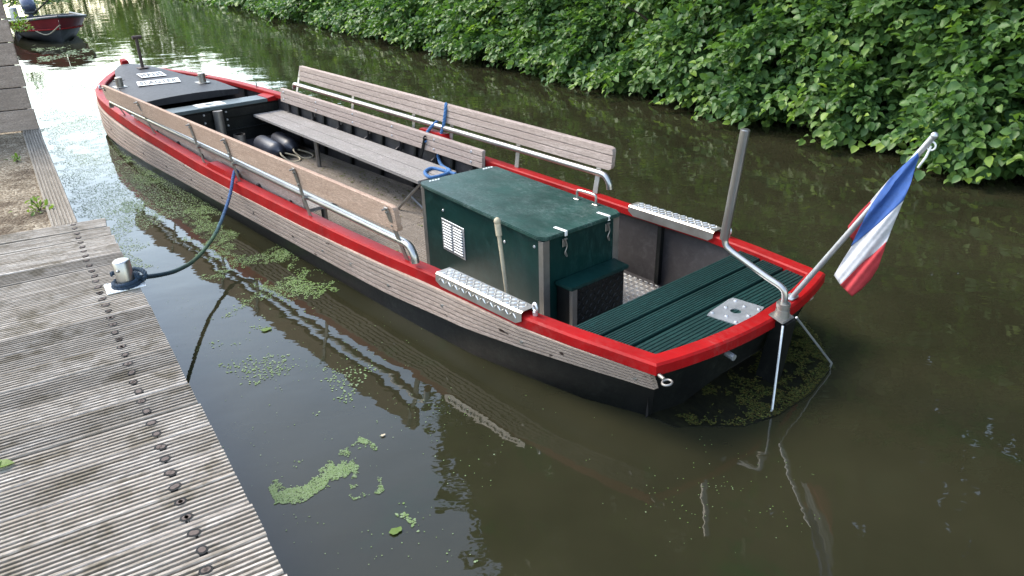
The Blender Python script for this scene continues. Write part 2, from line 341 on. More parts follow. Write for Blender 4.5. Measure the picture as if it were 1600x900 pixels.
for u0, s in ((4.22, -1), (3.72, 1)):
    for q in ((0, 1),):
        us = [u0, u0 + .07, u0 + .43, u0 + .5]; hs_ = [.004, .045, .045, .004] if s < 0 else [.05, .105, .105, .05]; secs = []
        for u, h in zip(us, hs_): secs.append([B(u, s * (hb(u) - .006), hz(u) - .02), B(u, s * (hb(u) - .012), hz(u) + h), B(u, s * (hb(u) - .085), hz(u) + h), B(u, s * (hb(u) - .09), hz(u) - .06)])
        mb.loft(secs, True, True)
    mb.build('chafe_block', MT['red'], boat, 30); mb = MB()

# grooved wooden rubbing strakes
def strake_z(u): return (float(np.interp(u, [0, .6, 1.6, 3, 6, 7.4, 8.5, 9.3, 9.8, 10.1], [.338, .338, .333, .325, .347, .352, .38, .41, .44, .50])),
                         float(np.interp(u, [0, .5, 1.2, 2, 4.4, 6, 7, 8.4, 9.2, 9.7, 10.1], [.235, .225, .168, .136, .124, .10, .095, .055, .06, .14, .42])))
for s in (-1, 1):
    mb = MB(); secs = []
    for u in [.03] + [x for x in np.arange(.2, 10.11, .15)]:
        zt, zb = strake_z(u); pr = []
        N = 6
        for k in range(N):
            for f, d in ((.0, .018), (.10, .035), (.76, .035), (.86, .018), (.93, .009)):
                z = zt + (zb - zt) * (k + f) / N; pr.append(B(u, s * (side(u, z) + d * (1 if u < 9.7 else .6)), z))
        pr.append(B(u, s * (side(u, zb) + .004), zb)); pr.append(B(u, s * (side(u, zt) + .004), zt)); secs.append(pr)
    mb.loft(secs, True, True); sk = mb.build('rubbing_strake', MT['strake'], boat, 25)
    bolts = [.12, .78, 1.42, 1.95, 2.38, 2.75, 3.2, 3.85, 4.5, 5.2, 5.9, 6.6, 7.3, 8.0] if s < 0 else [.12, .8, 1.5, 2.4, 3.4]
    for i, u in enumerate(bolts):
        zt, zb = strake_z(u); z = (zt * .45 + zb * .55) + random.uniform(-.02, .02); c = B(u, s * (side(u, z) + .030), z)
        mb = MB(); mb.cyl(c, c + Vector((0, -s * .0085, 0)), .013, .010, 12); mb.build('bolt', MT['dull'] if u < 3 else MT['screw'], sk)

# tread plates on the gunwale
def tread_bars(mb, c, ex, ey, nx, ny, step, L=.016, wd=.004, h=.0022, mat=0, inside=None):
    n = ex.cross(ey)
    for i in range(nx):
        for j in range(ny):
            p = c + ex * ((i - (nx - 1) / 2) * step) + ey * ((j - (ny - 1) / 2) * step)
            if inside and not inside(p): continue
            a, b = ((ex + ey).normalized(), (ey - ex).normalized()) if (i + j) % 2 else ((ex - ey).normalized(), (ex + ey).normalized())
            mb.add([p + a * L, p + b * wd, p - a * L, p - b * wd, p + n * h + a * L * .6, p + n * h + b * wd * .3, p + n * h - a * L * .6, p + n * h - b * wd * .3],
                   [(0, 1, 5, 4), (1, 2, 6, 5), (2, 3, 7, 6), (3, 0, 4, 7), (4, 5, 6, 7)], mat)
for s in (-1, 1):
    mb = MB(); secs = []; us = [.76, .80, 1.10, 1.43, 1.475]
    for u in us:
        e = .0 if u in (us[0], us[-1]) else 1; o = hb(u) + .012
        drop_o, drop_i = .030 + .022 * e, .018 + .028 * e
        secs.append([B(u, s * (o + .002), hz(u) + .008 - drop_o), B(u, s * o, hz(u) + .022), B(u, s * (o - .012), hz(u) + .030), B(u, s * (hb(u) - .088), hz(u) + .030), B(u, s * (hb(u) - .098), hz(u) + .020), B(u, s * (hb(u) - .100), hz(u) + .008 - drop_i)])
    mb.loft(secs, False, False)
    a, b_ = B(.80, s * (hb(.8) - .038), hz(.8) + .0303), B(1.44, s * (hb(1.44) - .038), hz(1.44) + .0303)
    ex = (b_ - a).normalized(); ey = Vector((-ex.y, ex.x, 0)); tread_bars(mb, (a + b_) / 2, ex, ey, 22, 3, .030, .017, .0055, .004, 1)
    for v_off, ax in ((.0145, -1),):
        a2, b2 = B(.80, s * (hb(.8) + v_off), hz(.8) - .003), B(1.44, s * (hb(1.44) + v_off), hz(1.44) - .003)
        ex2 = (b2 - a2).normalized(); ez = Vector((0, 0, 1)); nrm = Vector((0, -s, 0)); ey2 = ez if ex2.cross(ez).dot(nrm) > 0 else -ez
        tread_bars(mb, (a2 + b2) / 2, ex2, ey2, 22, 1, .030, .017, .0055, .004, 1)
    mb.build('tread_plate', [MT['tread'], MT['bar']], boat, 20)
# lifting eyes and stern ring
for (u, v) in ((.73, -.785), (.69, .80)):
    mb = MB(); z = hz(u); mb.cyl(B(u, v, z + .001), B(u, v, z + .02), .013); mb.ring(B(u, v, z + .043), .022, .0075, (.3, 1, 0)); mb.build('lifting_eye', MT['galv'], boat)
mb = MB(); mb.cyl(B(-.012, -.712, .345), B(-.05, -.725, .345), .009); mb.ring(B(-.074, -.733, .342), .022, .0055, (.1, .15, 1)); mb.build('lifting_eye', MT['dull'], boat)
mb = MB(); mb.cyl(B(-.04, -.26, .30), B(-.105, -.27, .295), .016); mb.build('outlet_pipe', MT['galv'], boat)
mb = MB(); mb.cyl(B(7.7, .83, hz(7.7)), B(7.7, .83, hz(7.7) + .06), .007); mb.build('pin', MT['steel'], boat)
mb = MB(); mb.ring(B(9.0, -.66, hz(9) + .02), .03, .009, (.5, 1, 0)); mb.build('fairlead', MT['galv'], boat)

# ------------------------------------------------------------------ inside: floor, ribs, bulkhead
mb = MB(); z = -.055; v = -.80; seg = []
while v < .80:
    for dv, dz in ((0, -.006), (.003, 0), (.0155, 0), (.0185, -.006)): seg.append((v + dv, z + dz))
    v += .0215
for (u0, u1) in ((2.4, 3.37), (3.376, 4.28), (4.286, 5.6), (5.606, 7.2)):
    mb.loft([[B(u, x, q) for x, q in seg] for u in (u0, u1)])
mb.build('floor', MT['floor'], boat, 20)
mb = MB(); mb.prism([B(.3, -.6, -.07), B(.3, .6, -.07), B(2.395, .8, -.07), B(2.395, -.8, -.07)], [B(.3, -.6, -.058), B(.3, .6, -.058), B(2.395, .8, -.058), B(2.395, -.8, -.058)])
tread_bars(mb, B(1.15, .25, -.0578), Vector((.7071, .7071, 0)), Vector((-.7071, .7071, 0)), 34, 34, 0.034, .017, .0055, .0045, 1, inside=lambda p: abs(p.y) < .72 and .45 < p.x < 1.9)
mb.build('tread_floor', [MT['tread'], MT['bar']], boat, 20)
for s in (-1, 1):
    for u in (1.2, 1.85, 2.45, 3.05, 3.65, 4.25, 4.85, 5.45, 6.05, 6.65, 8.0):
        mb = MB(); secs = []
        for z in (-.075, .05, .2, hz(u) - .055):
            o = np.interp(z, [-.085, hz(u) - .02], [side(u, 0) - .055, hb(u) - .05]) - (.0 if z > -.07 else 0)
            secs.append([B(u - .016, s * (o + .004), z), B(u + .016, s * (o + .004), z), B(u + .016, s * (o - .035), z), B(u - .016, s * (o - .035), z)])
        mb.loft(secs, True, True); mb.build('rib', MT['tar'], boat, 20)
mb = MB(); mb.prism([B(7.20, -.86, -.07), B(7.24, -.86, -.07), B(7.24, .86, -.07), B(7.20, .86, -.07)], [B(7.20, -.87, .40), B(7.24, -.87, .40), B(7.24, .87, .40), B(7.20, .87, .40)])
mb.box(B(7.192, 0, .14), (.012, 1.7, .012)); mb.box(B(7.192, .1, .335), (.010, 1.72, .10), bev=.004)
bh = mb.build('bulkhead', MT['tar'], boat)
for (v, z) in ((-.06, .36), (.20, .36), (-.06, .27), (.20, .27), (-.06, .21), (.20, .20), (.26, .07)):
    mb = MB(); mb.cyl(B(7.19, v, z), B(7.176, v, z), .013, .010, 10); mb.build('bolt', MT['galv'], bh)
def holed_plate(mb, c, hx, hy, r, h, rot=0):
    n = 32; vs = []; fs = []
    for i in range(n):
        a = 2 * math.pi * i / n; ca, sa = math.cos(a), math.sin(a); k = 1 / max(abs(ca) / hx, abs(sa) / hy)
        for (x, y, z) in ((ca * k, sa * k, -h), (ca * k, sa * k, 0), (ca * r, sa * r, 0), (ca * r, sa * r, -h * 6)):
            vs.append((c[0] + x * math.cos(rot) - y * math.sin(rot), c[1] + x * math.sin(rot) + y * math.cos(rot), c[2] + z))
    for i in range(n):
        j = (i + 1) % n
        for k in range(3): fs.append((i * 4 + k, j * 4 + k, j * 4 + k + 1, i * 4 + k + 1))
    mb.add(vs, fs)
    mb.add([(vs[i * 4 + 3]) for i in range(n)], [tuple(range(n))])
mb = MB(); mb.prism([B(7.17, -.885, .402), B(7.47, -.87, .402), B(7.47, .72, .402), B(7.17, .72, .402)], [B(7.17, -.885, .442), B(7.47, -.87, .442), B(7.47, .72, .442), B(7.17, .72, .442)], bev=.005)
tw = mb.build('thwart', MT['thwart'], boat)
for s, v0, v1 in ((1, .722, .875),):
    mb = MB(); mb.prism([B(7.17, v0, .402), B(7.47, v0, .402), B(7.47, v1, .402), B(7.17, v1 + .01, .402)], [B(7.17, v0, .444), B(7.47, v0, .444), B(7.47, v1, .47), B(7.17, v1 + .01, .47)], bev=.004); mb.build('knee', MT['red'], boat)
mb = MB(); holed_plate(mb, B(7.335, .08, .4465), .115, .16, .055, .004); mb.build('mast_plate', MT['white'], tw)
mb = MB(); mb.cyl(B(7.12, .08, -.055), B(7.12, .08, .40), .055, seg=24); mb.build('mast_tube', MT['dull'], boat)
mb = MB(); mb.tube([B(6.95, .22, -.055), B(6.95, .22, .13), B(6.95, .22, .13), B(6.95, .22, -.03)], [.065, .065, .058, .058], 20); mb.build('mast_step', MT['dull'], boat)

# foredeck
DU = [7.62, 8.0, 8.35, 8.75, 9.0, 9.05, 9.4, 9.8, 10.05, 10.17]; DV = [.56, .57, .575, .50, .44, .43, .35, .25, .13, .03]
def deck_z(u, v): return hz(u) + .03 + .024 * max(0, 1 - (v / max(.05, float(np.interp(u, DU, DV)))) ** 2) * min(1, np.interp(u, DU, DV) / .3)
mb = MB(); mb.loft([[B(u, -v, hz(u) - .03)] + [B(u, v * f, deck_z(u, v * f)) for f in (-1, -.75, -.5, -.25, 0, .25, .5, .75, 1)] + [B(u, v, hz(u) - .03)] for u, v in zip(DU, DV)], True, True); fd = mb.build('foredeck', MT['deck'], boat, 20)
me = fd.data
for s in (-1, 1):
    mb = MB(); mb.loft([[B(u, s * np.interp(u, [7.6, 8.35, 8.75, 9.05, 9.4, 9.8, 10.05], [.56, .575, .50, .43, .35, .25, .13]), hz(u) - .02), B(u, s * (hb(u) - .06), hz(u) - .05)] for u in (8.45, 8.75, 9.05, 9.4, 9.8, 10.0)])
    mb.build('side_deck', MT['deck'], boat)
def deck_pt(px):
    z = .55
    for _ in range(6): q = bz(px, z); z = deck_z(q[0], q[1]) + .0012
    return B(q[0], q[1], z)
for word, quad in (('HANS', [(215, 116), (255, 112.5), (257.5, 119.5), (220, 123)]), ('SLAGTER', [(212.5, 129.5), (279, 122.5), (282, 129), (217.5, 136)])):
    q = [deck_pt(x) for x in quad]; ex = ((q[1] - q[0]) + (q[2] - q[3])) / 2; wlen = ex.length; ex.normalize()
    ey = ((q[0] - q[3]) + (q[1] - q[2])) / 2; ey = ey - ex * ey.dot(ex); hgt = ey.length; ey.normalize(); n = ex.cross(ey); c = sum(q, Vector()) / 4 + n * .011
    R3 = Matrix((ex, ey, n)).transposed(); mb = MB(); mb.box(c, (wlen, hgt, .004), R3, .001); pl = mb.build('name_plate', MT['white'], fd)
    cu = bpy.data.curves.new('letters', 'FONT'); cu.body = word; cu.size = 1; cu.align_x = 'CENTER'; cu.align_y = 'CENTER'; cu.extrude = .006; cu.offset = .045; cu.space_character = 1.12
    to = bpy.data.objects.new('letters', cu); COL.objects.link(to); bpy.context.view_layer.update()
    me = bpy.data.meshes.new_from_object(to.evaluated_get(bpy.context.evaluated_depsgraph_get())); bpy.data.objects.remove(to)
    co = np.array([list(x.co) for x in me.vertices]); lo, hi = co.min(0), co.max(0); sx = wlen * .90 / (hi[0] - lo[0]); sy = hgt * .74 / (hi[1] - lo[1]); mid = (lo + hi) / 2
    bmx = bmesh.new(); bmx.from_mesh(me)
    # serifs: slabs at the feet and heads of the strokes, and the stencil bridge
    for x in bmx.verts: x.co = c + R3 @ Vector(((x.co.x - mid[0]) * sx, (x.co.y - mid[1]) * sy, .0028 + x.co.z * .1))
    bmx.to_mesh(me); bmx.free(); me.materials.clear(); link('lettering', me, MT['ink'], pl)
# bollards and T post on the foredeck
for px in ((317, 129), (188, 136)):
    q = deck_pt(px); mb = MB(); mb.box(q + Vector((0, 0, .004)), (.19, .14, .008)); mb.cyl(q, q + Vector((0, 0, .115)), .043, seg=20); mb.cyl(q + Vector((0, 0, .115)), q + Vector((0, 0, .122)), .043, .03, 20)
    mb.cyl(q + Vector((0, -.07, .08)), q + Vector((0, .07, .08)), .007); mb.build('deck_bollard', MT['dull'], fd)
q = deck_pt((223, 106)); mb = MB(); mb.box(q + Vector((0, 0, .004)), (.16, .14, .008)); mb.cyl(q, q + Vector((0, 0, .40)), .021, seg=14); mb.cyl(q + Vector((0, -.07, .40)), q + Vector((0, .05, .40)), .024, seg=14)
mb.build('towing_post', MT['screw'], fd)
mb = MB(); mb.prism([B(10.12, -.05, .58), B(10.24, -.05, .58), B(10.24, .05, .58), B(10.12, .05, .58)], [B(10.14, -.045, .69), B(10.26, -.04, .71), B(10.26, .04, .71), B(10.14, .045, .69)], bev=.01); mb.build('stem_head', MT['red'], boat)

# ------------------------------------------------------------------ benches, backrests and rails
def plank(mb, a, b, up, thick_dir, h, th, grooves=2, rnd=.02):
    """plank from a to b; profile h along up, th along thick_dir, with shallow grooves on the inner face"""
    a, b, up, td = Vector(a), Vector(b), Vector(up).normalized(), Vector(thick_dir).normalized()
    pr = [(0, .005), (.005, 0)]
    for g in range(1, grooves + 1):
        c = h * g / (grooves + 1); pr += [(c - .0055, 0), (c - .002, .013), (c + .002, .013), (c + .0055, 0)]
    pr += [(h - .005, 0), (h, .005), (h, th - .005), (h - .005, th), (.005, th), (0, th - .005)]
    ax = (b - a).normalized(); L = (b - a).length; secs = []
    for t, sh in ((0, rnd), (rnd * .3, rnd * .35), (rnd, 0), (L - rnd, 0), (L - rnd * .3, rnd * .35), (L, rnd)):
        sec = []
        for (p, d) in pr:
            pp = min(max(p, sh), h - sh); sec.append(a + ax * t + up * pp + td * d)
        secs.append(sec)
    mb.loft(secs, True, True)
rail_ends = {-1: (bv((630, 378), -.87), bv((175, 160), -.95)), 1: (bv((935, 270), .87), bv((462, 132), .95))}
back_ends = {-1: (bv((622, 322), -.90), bv((163, 132), -.97)), 1: (bv((958, 232), .90), bv((467, 103), .97))}
post_u = {-1: (1.80, 2.94, 4.10, 4.83, 6.18, 7.28), 1: (1.88, 2.80, 3.73, 4.35, 5.50, 6.75)}
for s in (-1, 1):
    A, Z = rail_ends[s]
    pts = [B(A[0] - .115, A[1] + s * .0, A[2] - .10), B(A[0] - .105, A[1], A[2] - .055), B(A[0] - .07, A[1], A[2] - .012), B(A[0] - .02, A[1], A[2]), B(*A), B(*((A + Z) / 2)), B(*Z), B(Z[0] + .03, Z[1], Z[2] - .004), B(Z[0] + .05, Z[1], Z[2] - .03), B(Z[0] + .055, Z[1], Z[2] - .06)]
    mb = MB(); sp_ = smooth_path([list(x) for x in pts[:5]], 6) + [np.array(pts[5])] + smooth_path([list(x) for x in pts[6:]], 5); mb.tube(sp_, .0235, 16)
    rl = mb.build('hand_rail', MT['steel'], boat, 60)
    P0, P1 = back_ends[s]; h = .165
    up = Vector((0, -s * .12, 1)).normalized()
    a, b_ = B(*P0) - up * h, B(*P1) - up * h
    mb = MB()
    # inner face carries grooves; thickness runs outwards on the far side, inwards stays flush
    plank(mb, a, b_, up, Vector((0, -s, .12)), h, .036, 2, .028)
    mb.build('backrest', MT['outer'] if s < 0 else MT['bench'], boat, 30)
    for u in post_u[s]:
        f = (u - P0[0]) / (P1[0] - P0[0]); pt = P0 + (P1 - P0) * f; base = B(u, s * (hb(u) - .035), hz(u)); tp = B(u + .02, pt[1] + s * .046, pt[2] - .012)
        mb = MB(); d = (tp - base); L = d.length; d.normalize(); ex = Vector((1, 0, 0)); ex = (ex - d * ex.dot(d)).normalized(); ey = d.cross(ex)
        mid = (base + tp) / 2; mb.box(mid, (.045 if s > 0 else .040, .008, L), Matrix((ex, ey, d)).transposed(), .001)
        for k in (.03, .12): mb.cyl(tp - d * k + ey * .012, tp - d * k - ey * .012, .008, seg=8)
        if s < 0: mb.cyl(tp - d * .01 - ex * .0, tp - d * .01 + Vector((0, -s * -.0, 0)) + Vector((-.0, .03, 0)), .006, seg=8)
        rr = A + (Z - A) * ((u - A[0]) / (Z[0] - A[0])); mb.cyl(B(rr[0], rr[1] , rr[2]), B(rr[0], s * hb(u) , rr[2]), .016, seg=8)
        mb.build('rail_post', MT['dull'], boat)
    # lower backrest and seat
    lo_a, lo_b = B(3.15, s * .80, .345), B(6.98 if s > 0 else 7.05, s * .80, .415)
    mb = MB(); plank(mb, lo_a, lo_b, Vector((0, -s * .10, 1)), Vector((0, -s, .10)), .155, .034, 2, .008); lb = mb.build('lower_backrest', MT['bench'], boat, 30)
    for u in ([3.3, 3.85, 4.55, 5.3, 6.1, 6.9]):
        for k in (.035, .12):
            c = lo_a + (lo_b - lo_a) * ((u - 3.15) / (lo_b.x - 3.15)) + Vector((0, -s * .012 * k * 8, k)); mb = MB(); mb.cyl(c - Vector((0, s * .004, 0)), c + Vector((0, s * .006, 0)), .012, .009, 8); mb.build('screw', MT['galv'], lb)
    for u in (3.35, 3.9, 4.5, 5.1, 5.7, 6.3, 6.9):
        z0 = .345 + (u - 3.15) * .018; mb = MB(); mb.box(B(u, s * .850, z0 - .03), (.035, .022, .20)); mb.prism([B(u - .008, s * .80, .262), B(u + .008, s * .80, .262), B(u + .008, s * .90, .262), B(u - .008, s * .90, .262)], [B(u - .008, s * .80, .280), B(u + .008, s * .80, .280), B(u + .008, s * .895, .33), B(u - .008, s * .895, .33)])
        mb.build('bench_bracket', MT['hold'], boat)
    sa, sb = (3.42, .325, .73), (7.13, .50, .855)
    mb = MB()
    for k in (0, 1):
        v0a, v1a = sa[1] + (sa[2] - sa[1]) * (k * .51), sa[1] + (sa[2] - sa[1]) * (k * .51 + .49); v0b, v1b = sb[1] + (sb[2] - sb[1]) * (k * .51), sb[1] + (sb[2] - sb[1]) * (k * .51 + .49)
        n = 8; secs = []
        for u, va, vb in ((sa[0], v0a, v1a), (sb[0], v0b, v1b)):
            pr = [B(u, s * va, .262), B(u, s * va, .288)]
            for g in range(1, n):
                f = g / n; q = va + (vb - va) * f; pr += [B(u, s * (q - .003), .290), B(u, s * q, .2865), B(u, s * (q + .003), .290)]
            pr += [B(u, s * vb, .288), B(u, s * vb, .262)]; secs.append(pr)
        mb.loft(secs, True, True)
    st = mb.build('bench_seat', MT['seat'], boat, 25)
    if s > 0:
        a = bz((491, 217), .262); bq = bz((497, 250), -.055)
        mb = MB(); mb.cyl(B(5.62, .52, .262), B(5.62, .52, -.055), .024, seg=12); mb.build('leg', MT['dull'], st)
        mb = MB(); mb.cyl(B(3.46, .40, .262), B(3.80, .33, -.055), .012, seg=10); mb.cyl(B(3.62, .37, .10), B(3.45, .44, -.055), .010, seg=10); mb.cyl(B(3.46, .66, .262), B(3.45, .66, -.055), .012, seg=10); mb.build('leg', MT['steel'], st)
    else:
        for u in (3.6, 5.62): mb = MB(); mb.cyl(B(u, -.47, .262), B(u, -.47, -.055), .024, seg=12); mb.build('leg', MT['dull'], st)

# ------------------------------------------------------------------ engine box
Q = [(2.519, -.270), (2.468, .375), (1.086, .270), (1.096, -.391)]         # lid corners: bow near, bow far, stern far, stern near
cx = np.mean([q[0] for q in Q]); cy = np.mean([q[1] for q in Q])
def inset(d): return [(u + d * (1 if u < cx else -1), v + d * (1 if v < cy else -1)) for u, v in Q]
I = inset(.022); mb = MB(); mb.prism([B(u, v, -.058) for u, v in I], [B(u, v, .578) for u, v in I], bev=.004); eb = mb.build('engine_box', MT['green'], boat)
lidp = []
for i, (u, v) in enumerate(Q):
    su, sv = (1 if u < cx else -1), (1 if v < cy else -1); lidp += [(u, v + sv * .035), (u + su * .05, v)] if i in (1, 3) else [(u + su * .05, v), (u, v + sv * .035)]
mb = MB(); mb.prism([B(u, v, .579) for u, v in lidp], [B(u, v, .602) for u, v in lidp], bev=.004); lid = mb.build('lid', MT['lid'], eb)
for i, (u, v) in enumerate(I):
    su, sv = (1 if u < cx else -1), (1 if v < cy else -1)
    if i == 1: continue
    mb = MB(); mb.box(B(u + su * .016, v - sv * .0005, .258), (.040, .007, .628), bev=.001); mb.box(B(u - su * .0005, v + sv * .022, .258), (.007, .048, .628), bev=.001); mb.build('corner_post', MT['dull'], eb)
nd = Vector((I[3][0] - I[0][0], -(I[3][1] - I[0][1]), 0)).normalized(); nn = Vector((0, 0, 1)).cross(nd); nn = nn if nn.y > 0 else -nn  # out of the near side
def face_pt(u, z, out=.0):
    f = (u - I[0][0]) / (I[3][0] - I[0][0]); return B(u, I[0][1] + (I[3][1] - I[0][1]) * f, z) + nn * out
R3 = Matrix((nd, nn, Vector((0, 0, 1)))).transposed()
mb = MB(); c = face_pt(2.10, .30, .003); W_, H_ = .285, .225
mb.box(c, (W_, .005, H_), R3, .002); vg = mb.build('vent_grille', MT['galv'], eb)
mb = MB()
for k in (-1, 1):
    for j in range(10): mb.box(c + nd * (k * .066) + Vector((0, 0, (j - 4.5) * .0195)) + nn * .005, (.108, .010, .010), R3 @ Matrix.Rotation(rad(-35), 3, 'X'), .002)
mb.build('louvre', MT['white'], vg)
mb = MB()
for k in (-1, 1):
    for j in range(11): mb.box(c + nd * (k * .066) + Vector((0, 0, (j - 5) * .0195)) + nn * .0026, (.108, .003, .006), R3, 0)
mb.build('slot', MT['dark'], vg)
for (u, z) in ((1.50, .46), (2.22, .47), (1.20, .52)):
    mb = MB(); q = face_pt(u, z); mb.cyl(q, q + nn * .006, .010, .007, 10); mb.build('bolt', MT['galv'], eb)
# lid handle, latches, hinges
hA, hB = bz((902, 311), .602), bz((931, 320), .602)
mb = MB(); a, b_ = B(hA[0], hA[1], .604), B(hB[0], hB[1], .604)
mb.tube(smooth_path([list(a), list(a + Vector((0, 0, .045))), list(a + Vector((-.02, 0, .06))), list(b_ + Vector((.02, 0, .06))), list(b_ + Vector((0, 0, .045))), list(b_)], 4), .008, 10)
mb.box(a, (.045, .03, .006)); mb.box(b_, (.045, .03, .006)); mb.build('handle', MT['steel'], lid)
for v in (-.215, .145):
    u0 = 1.092; mb = MB(); mb.box(B(u0 + .045, v, .605), (.10, .022, .005)); mb.box(B(u0 - .002, v, .590), (.005, .022, .03)); mb.build('strap', MT['white'], lid)
    ux = 1.106; mb = MB(); mb.box(B(ux, v, .53), (.008, .03, .05)); mb.cyl(B(ux - .01, v - .012, .555), B(ux - .01, v + .012, .555), .006, seg=8)
    mb.tube(smooth_path([B(ux - .012, v, .55), B(ux - .016, v + .008, .51), B(ux - .012, v - .006, .47), B(ux - .014, v + .01, .445), B(ux - .012, v, .48)], 5), .0035, 6); mb.build('latch', MT['dull'], eb)
for f in (.13, .83):
    mb = MB()
    for k in range(4):
        g = f + k * .035; p0 = Vector(B(*Q[0], .603)) * (1 - g) + Vector(B(*Q[1], .603)) * g + Vector((-.04 - .0 * k, 0, 0)); mb.cyl(p0 - Vector((0, 0, .002)), p0 + Vector((0, 0, .003)), .010, .007, 8)
    mb.build('hinge_rivets', MT['white'], lid)
# step behind the box
mb = MB(); mb.prism([B(.965, -.292, .288), B(1.105, -.292, .288), B(1.105, .215, .288), B(.965, .195, .288)], [B(.965, -.292, .310), B(1.105, -.292, .310), B(1.105, .215, .310), B(.965, .195, .310)], bev=.003); sp1 = mb.build('step', MT['thwart'] if False else MT['green'], boat)
mb = MB(); mb.box(B(1.035, -.02, .312), (.0, .0, .0), bev=0) if False else None
mb.prism([B(1.0, -.275, -.057), B(1.105, -.275, -.057), B(1.105, .19, -.057), B(1.0, .19, -.057)], [B(1.0, -.275, .287), B(1.105, -.275, .287), B(1.105, .19, .287), B(1.0, .19, .287)])
tread_bars(mb, B(.9995, -.03, .11), Vector((0, -1, 0)), Vector((0, 0, 1)), 13, 10, .034, .017, .005, .004); mb.build('step_riser', MT['tar'], sp1, 20)
mb = MB(); mb.box(B(.990, -.255, .113), (.028, .04, .345), bev=.002); mb.build('step_post', MT['dull'], sp1)
# gear lever beside the box
mb = MB(); mb.cyl(B(1.34, -.435, -.055), B(1.475, -.405, .60), .011, .013, 12); mb.ball(B(1.478, -.404, .615), .021, sc=(1, 1, 1.2)); mb.cyl(B(1.460, -.408, .53), B(1.476, -.404, .60), .019, .019, 12); mb.build('gear_lever', MT['cream'], boat)

# ------------------------------------------------------------------ stern deck
def vend(u):
    e = hb(max(u, 0)) - .089; k = 1 - (.084 - u) / .105
    if u < .084: e = min(e, .715 * math.sqrt(max(k, .01)))
    return e
for (u1, u0) in ((.548, .397), (.376, .226), (.205, -.012)):
    mb = MB(); prof = []; n = 9; wd = (u1 - u0) / n
    for k in range(n):
        x = u0 + k * wd; prof += [(x, -.006), (x + .003, 0), (x + wd - .004, 0), (x + wd - .001, -.006)]
    prof = [(u0, -.03)] + prof + [(u1, -.03)]
    mb.loft([[B(u, s * vend(u), .372 + dz) for u, dz in prof] for s in (-1, 1)], True, True); mb.build('stern_plank', MT['gplank'], boat, 20)
mb = MB(); mb.box(B(.30, 0, .325), (.5, 1.3, .02)); mb.build('dark_gap_sheet', MT['dark'], boat)  # black sheet under the planks, its colour stands for shade in the gaps
mb = MB(); holed_plate(mb, B(.088, .012, .3765), .096, .132, .028, .004, rad(6)); rp = mb.build('rudder_plate', MT['galv'], boat)
for (x, y) in ((-.07, -.1), (.07, -.1), (-.07, .1), (.07, .1), (-.075, 0), (.06, .0), (0, -.075), (0, .08)):
    mb = MB(); c = Vector(B(.088, .012, .377)) + Vector((x, y, 0)); mb.cyl(c, c + Vector((0, 0, .005)), .010, .007, 8); mb.build('bolt', MT['galv'], rp)
# tiller and rudder
mb = MB(); tp = smooth_path([B(-.118, .1, .44), B(-.119, .1, .505), B(-.097, .1, .542), B(-.018, .1, .568), B(.10, .1, .609), B(.205, .1, .648), B(.242, .1, .676), B(.252, .1, .73), B(.248, .1, .76)], 6); mb.tube(tp, .0165, 14)
tl = mb.build('tiller', MT['steel'], boat, 60)
mb = MB(); mb.tube([B(.254, .1, .70), B(.192, .1, 1.274), B(.1918, .1, 1.277)], [.023, .023, .018], 18); mb.build('tiller_handle', MT['steel'], tl, 50)
mb = MB(); mb.cyl(B(-.118, .1, .385), B(-.118, .1, .43), .036, .034, 20); mb.cyl(B(-.118, .1, .43), B(-.118, .1, .445), .028, .028, 20); mb.cyl(B(-.118, .1, .445), B(-.118, .1, .465), .034, .034, 20)
mb.prism([B(-.160, .04, .378), B(-.160, .15, .378), B(-.075, .15, .402), B(-.075, .04, .402)], [B(-.160, .04, .386), B(-.160, .15, .386), B(-.075, .15, .410), B(-.075, .04, .410)], bev=.004); mb.build('tiller_bearing', MT['dull'], boat)
mb = MB(); mb.loft([[B(-.17, .06, .374), B(-.17, .15, .374), B(-.09, .15, .374), B(-.09, .06, .374)], [B(-.15, .075, .10), B(-.15, .125, .10), B(-.04, .125, .10), B(-.04, .075, .10)], [B(-.13, .085, -.1), B(-.13, .115, -.1), B(.0, .115, -.1), B(.0, .085, -.1)]], True, True); mb.build('rudder_stock', MT['tar'], boat)
for a, b_ in ((B(-.165, .035, .378), B(-.262, -.141, .02)), (B(-.165, .155, .382), B(-.243, .452, .03))):
    mb = MB(); mb.tube([a, b_, b_ + Vector((.01, 0, -.045))], .006, 8); mb.build('stay_rod', MT['galv'], boat)
# anti-ventilation plate awash behind the stern
sk_o = [(.12, -.598), (-.02, -.576), (-.24, -.33), (-.295, -.142), (-.30, .15), (-.24, .455), (-.05, .68), (.12, .80)]
mb = MB(); lowp = [B(u, v, -.004) for u, v in sk_o] + [B(.35, .6, -.004), B(.35, -.55, -.004)]; hi = [B(u, v, .0045) for u, v in sk_o] + [B(.35, .6, .035), B(.35, -.55, .035)]
mb.prism(lowp, hi); mb.build('stern_plate', MT['slime'], boat)

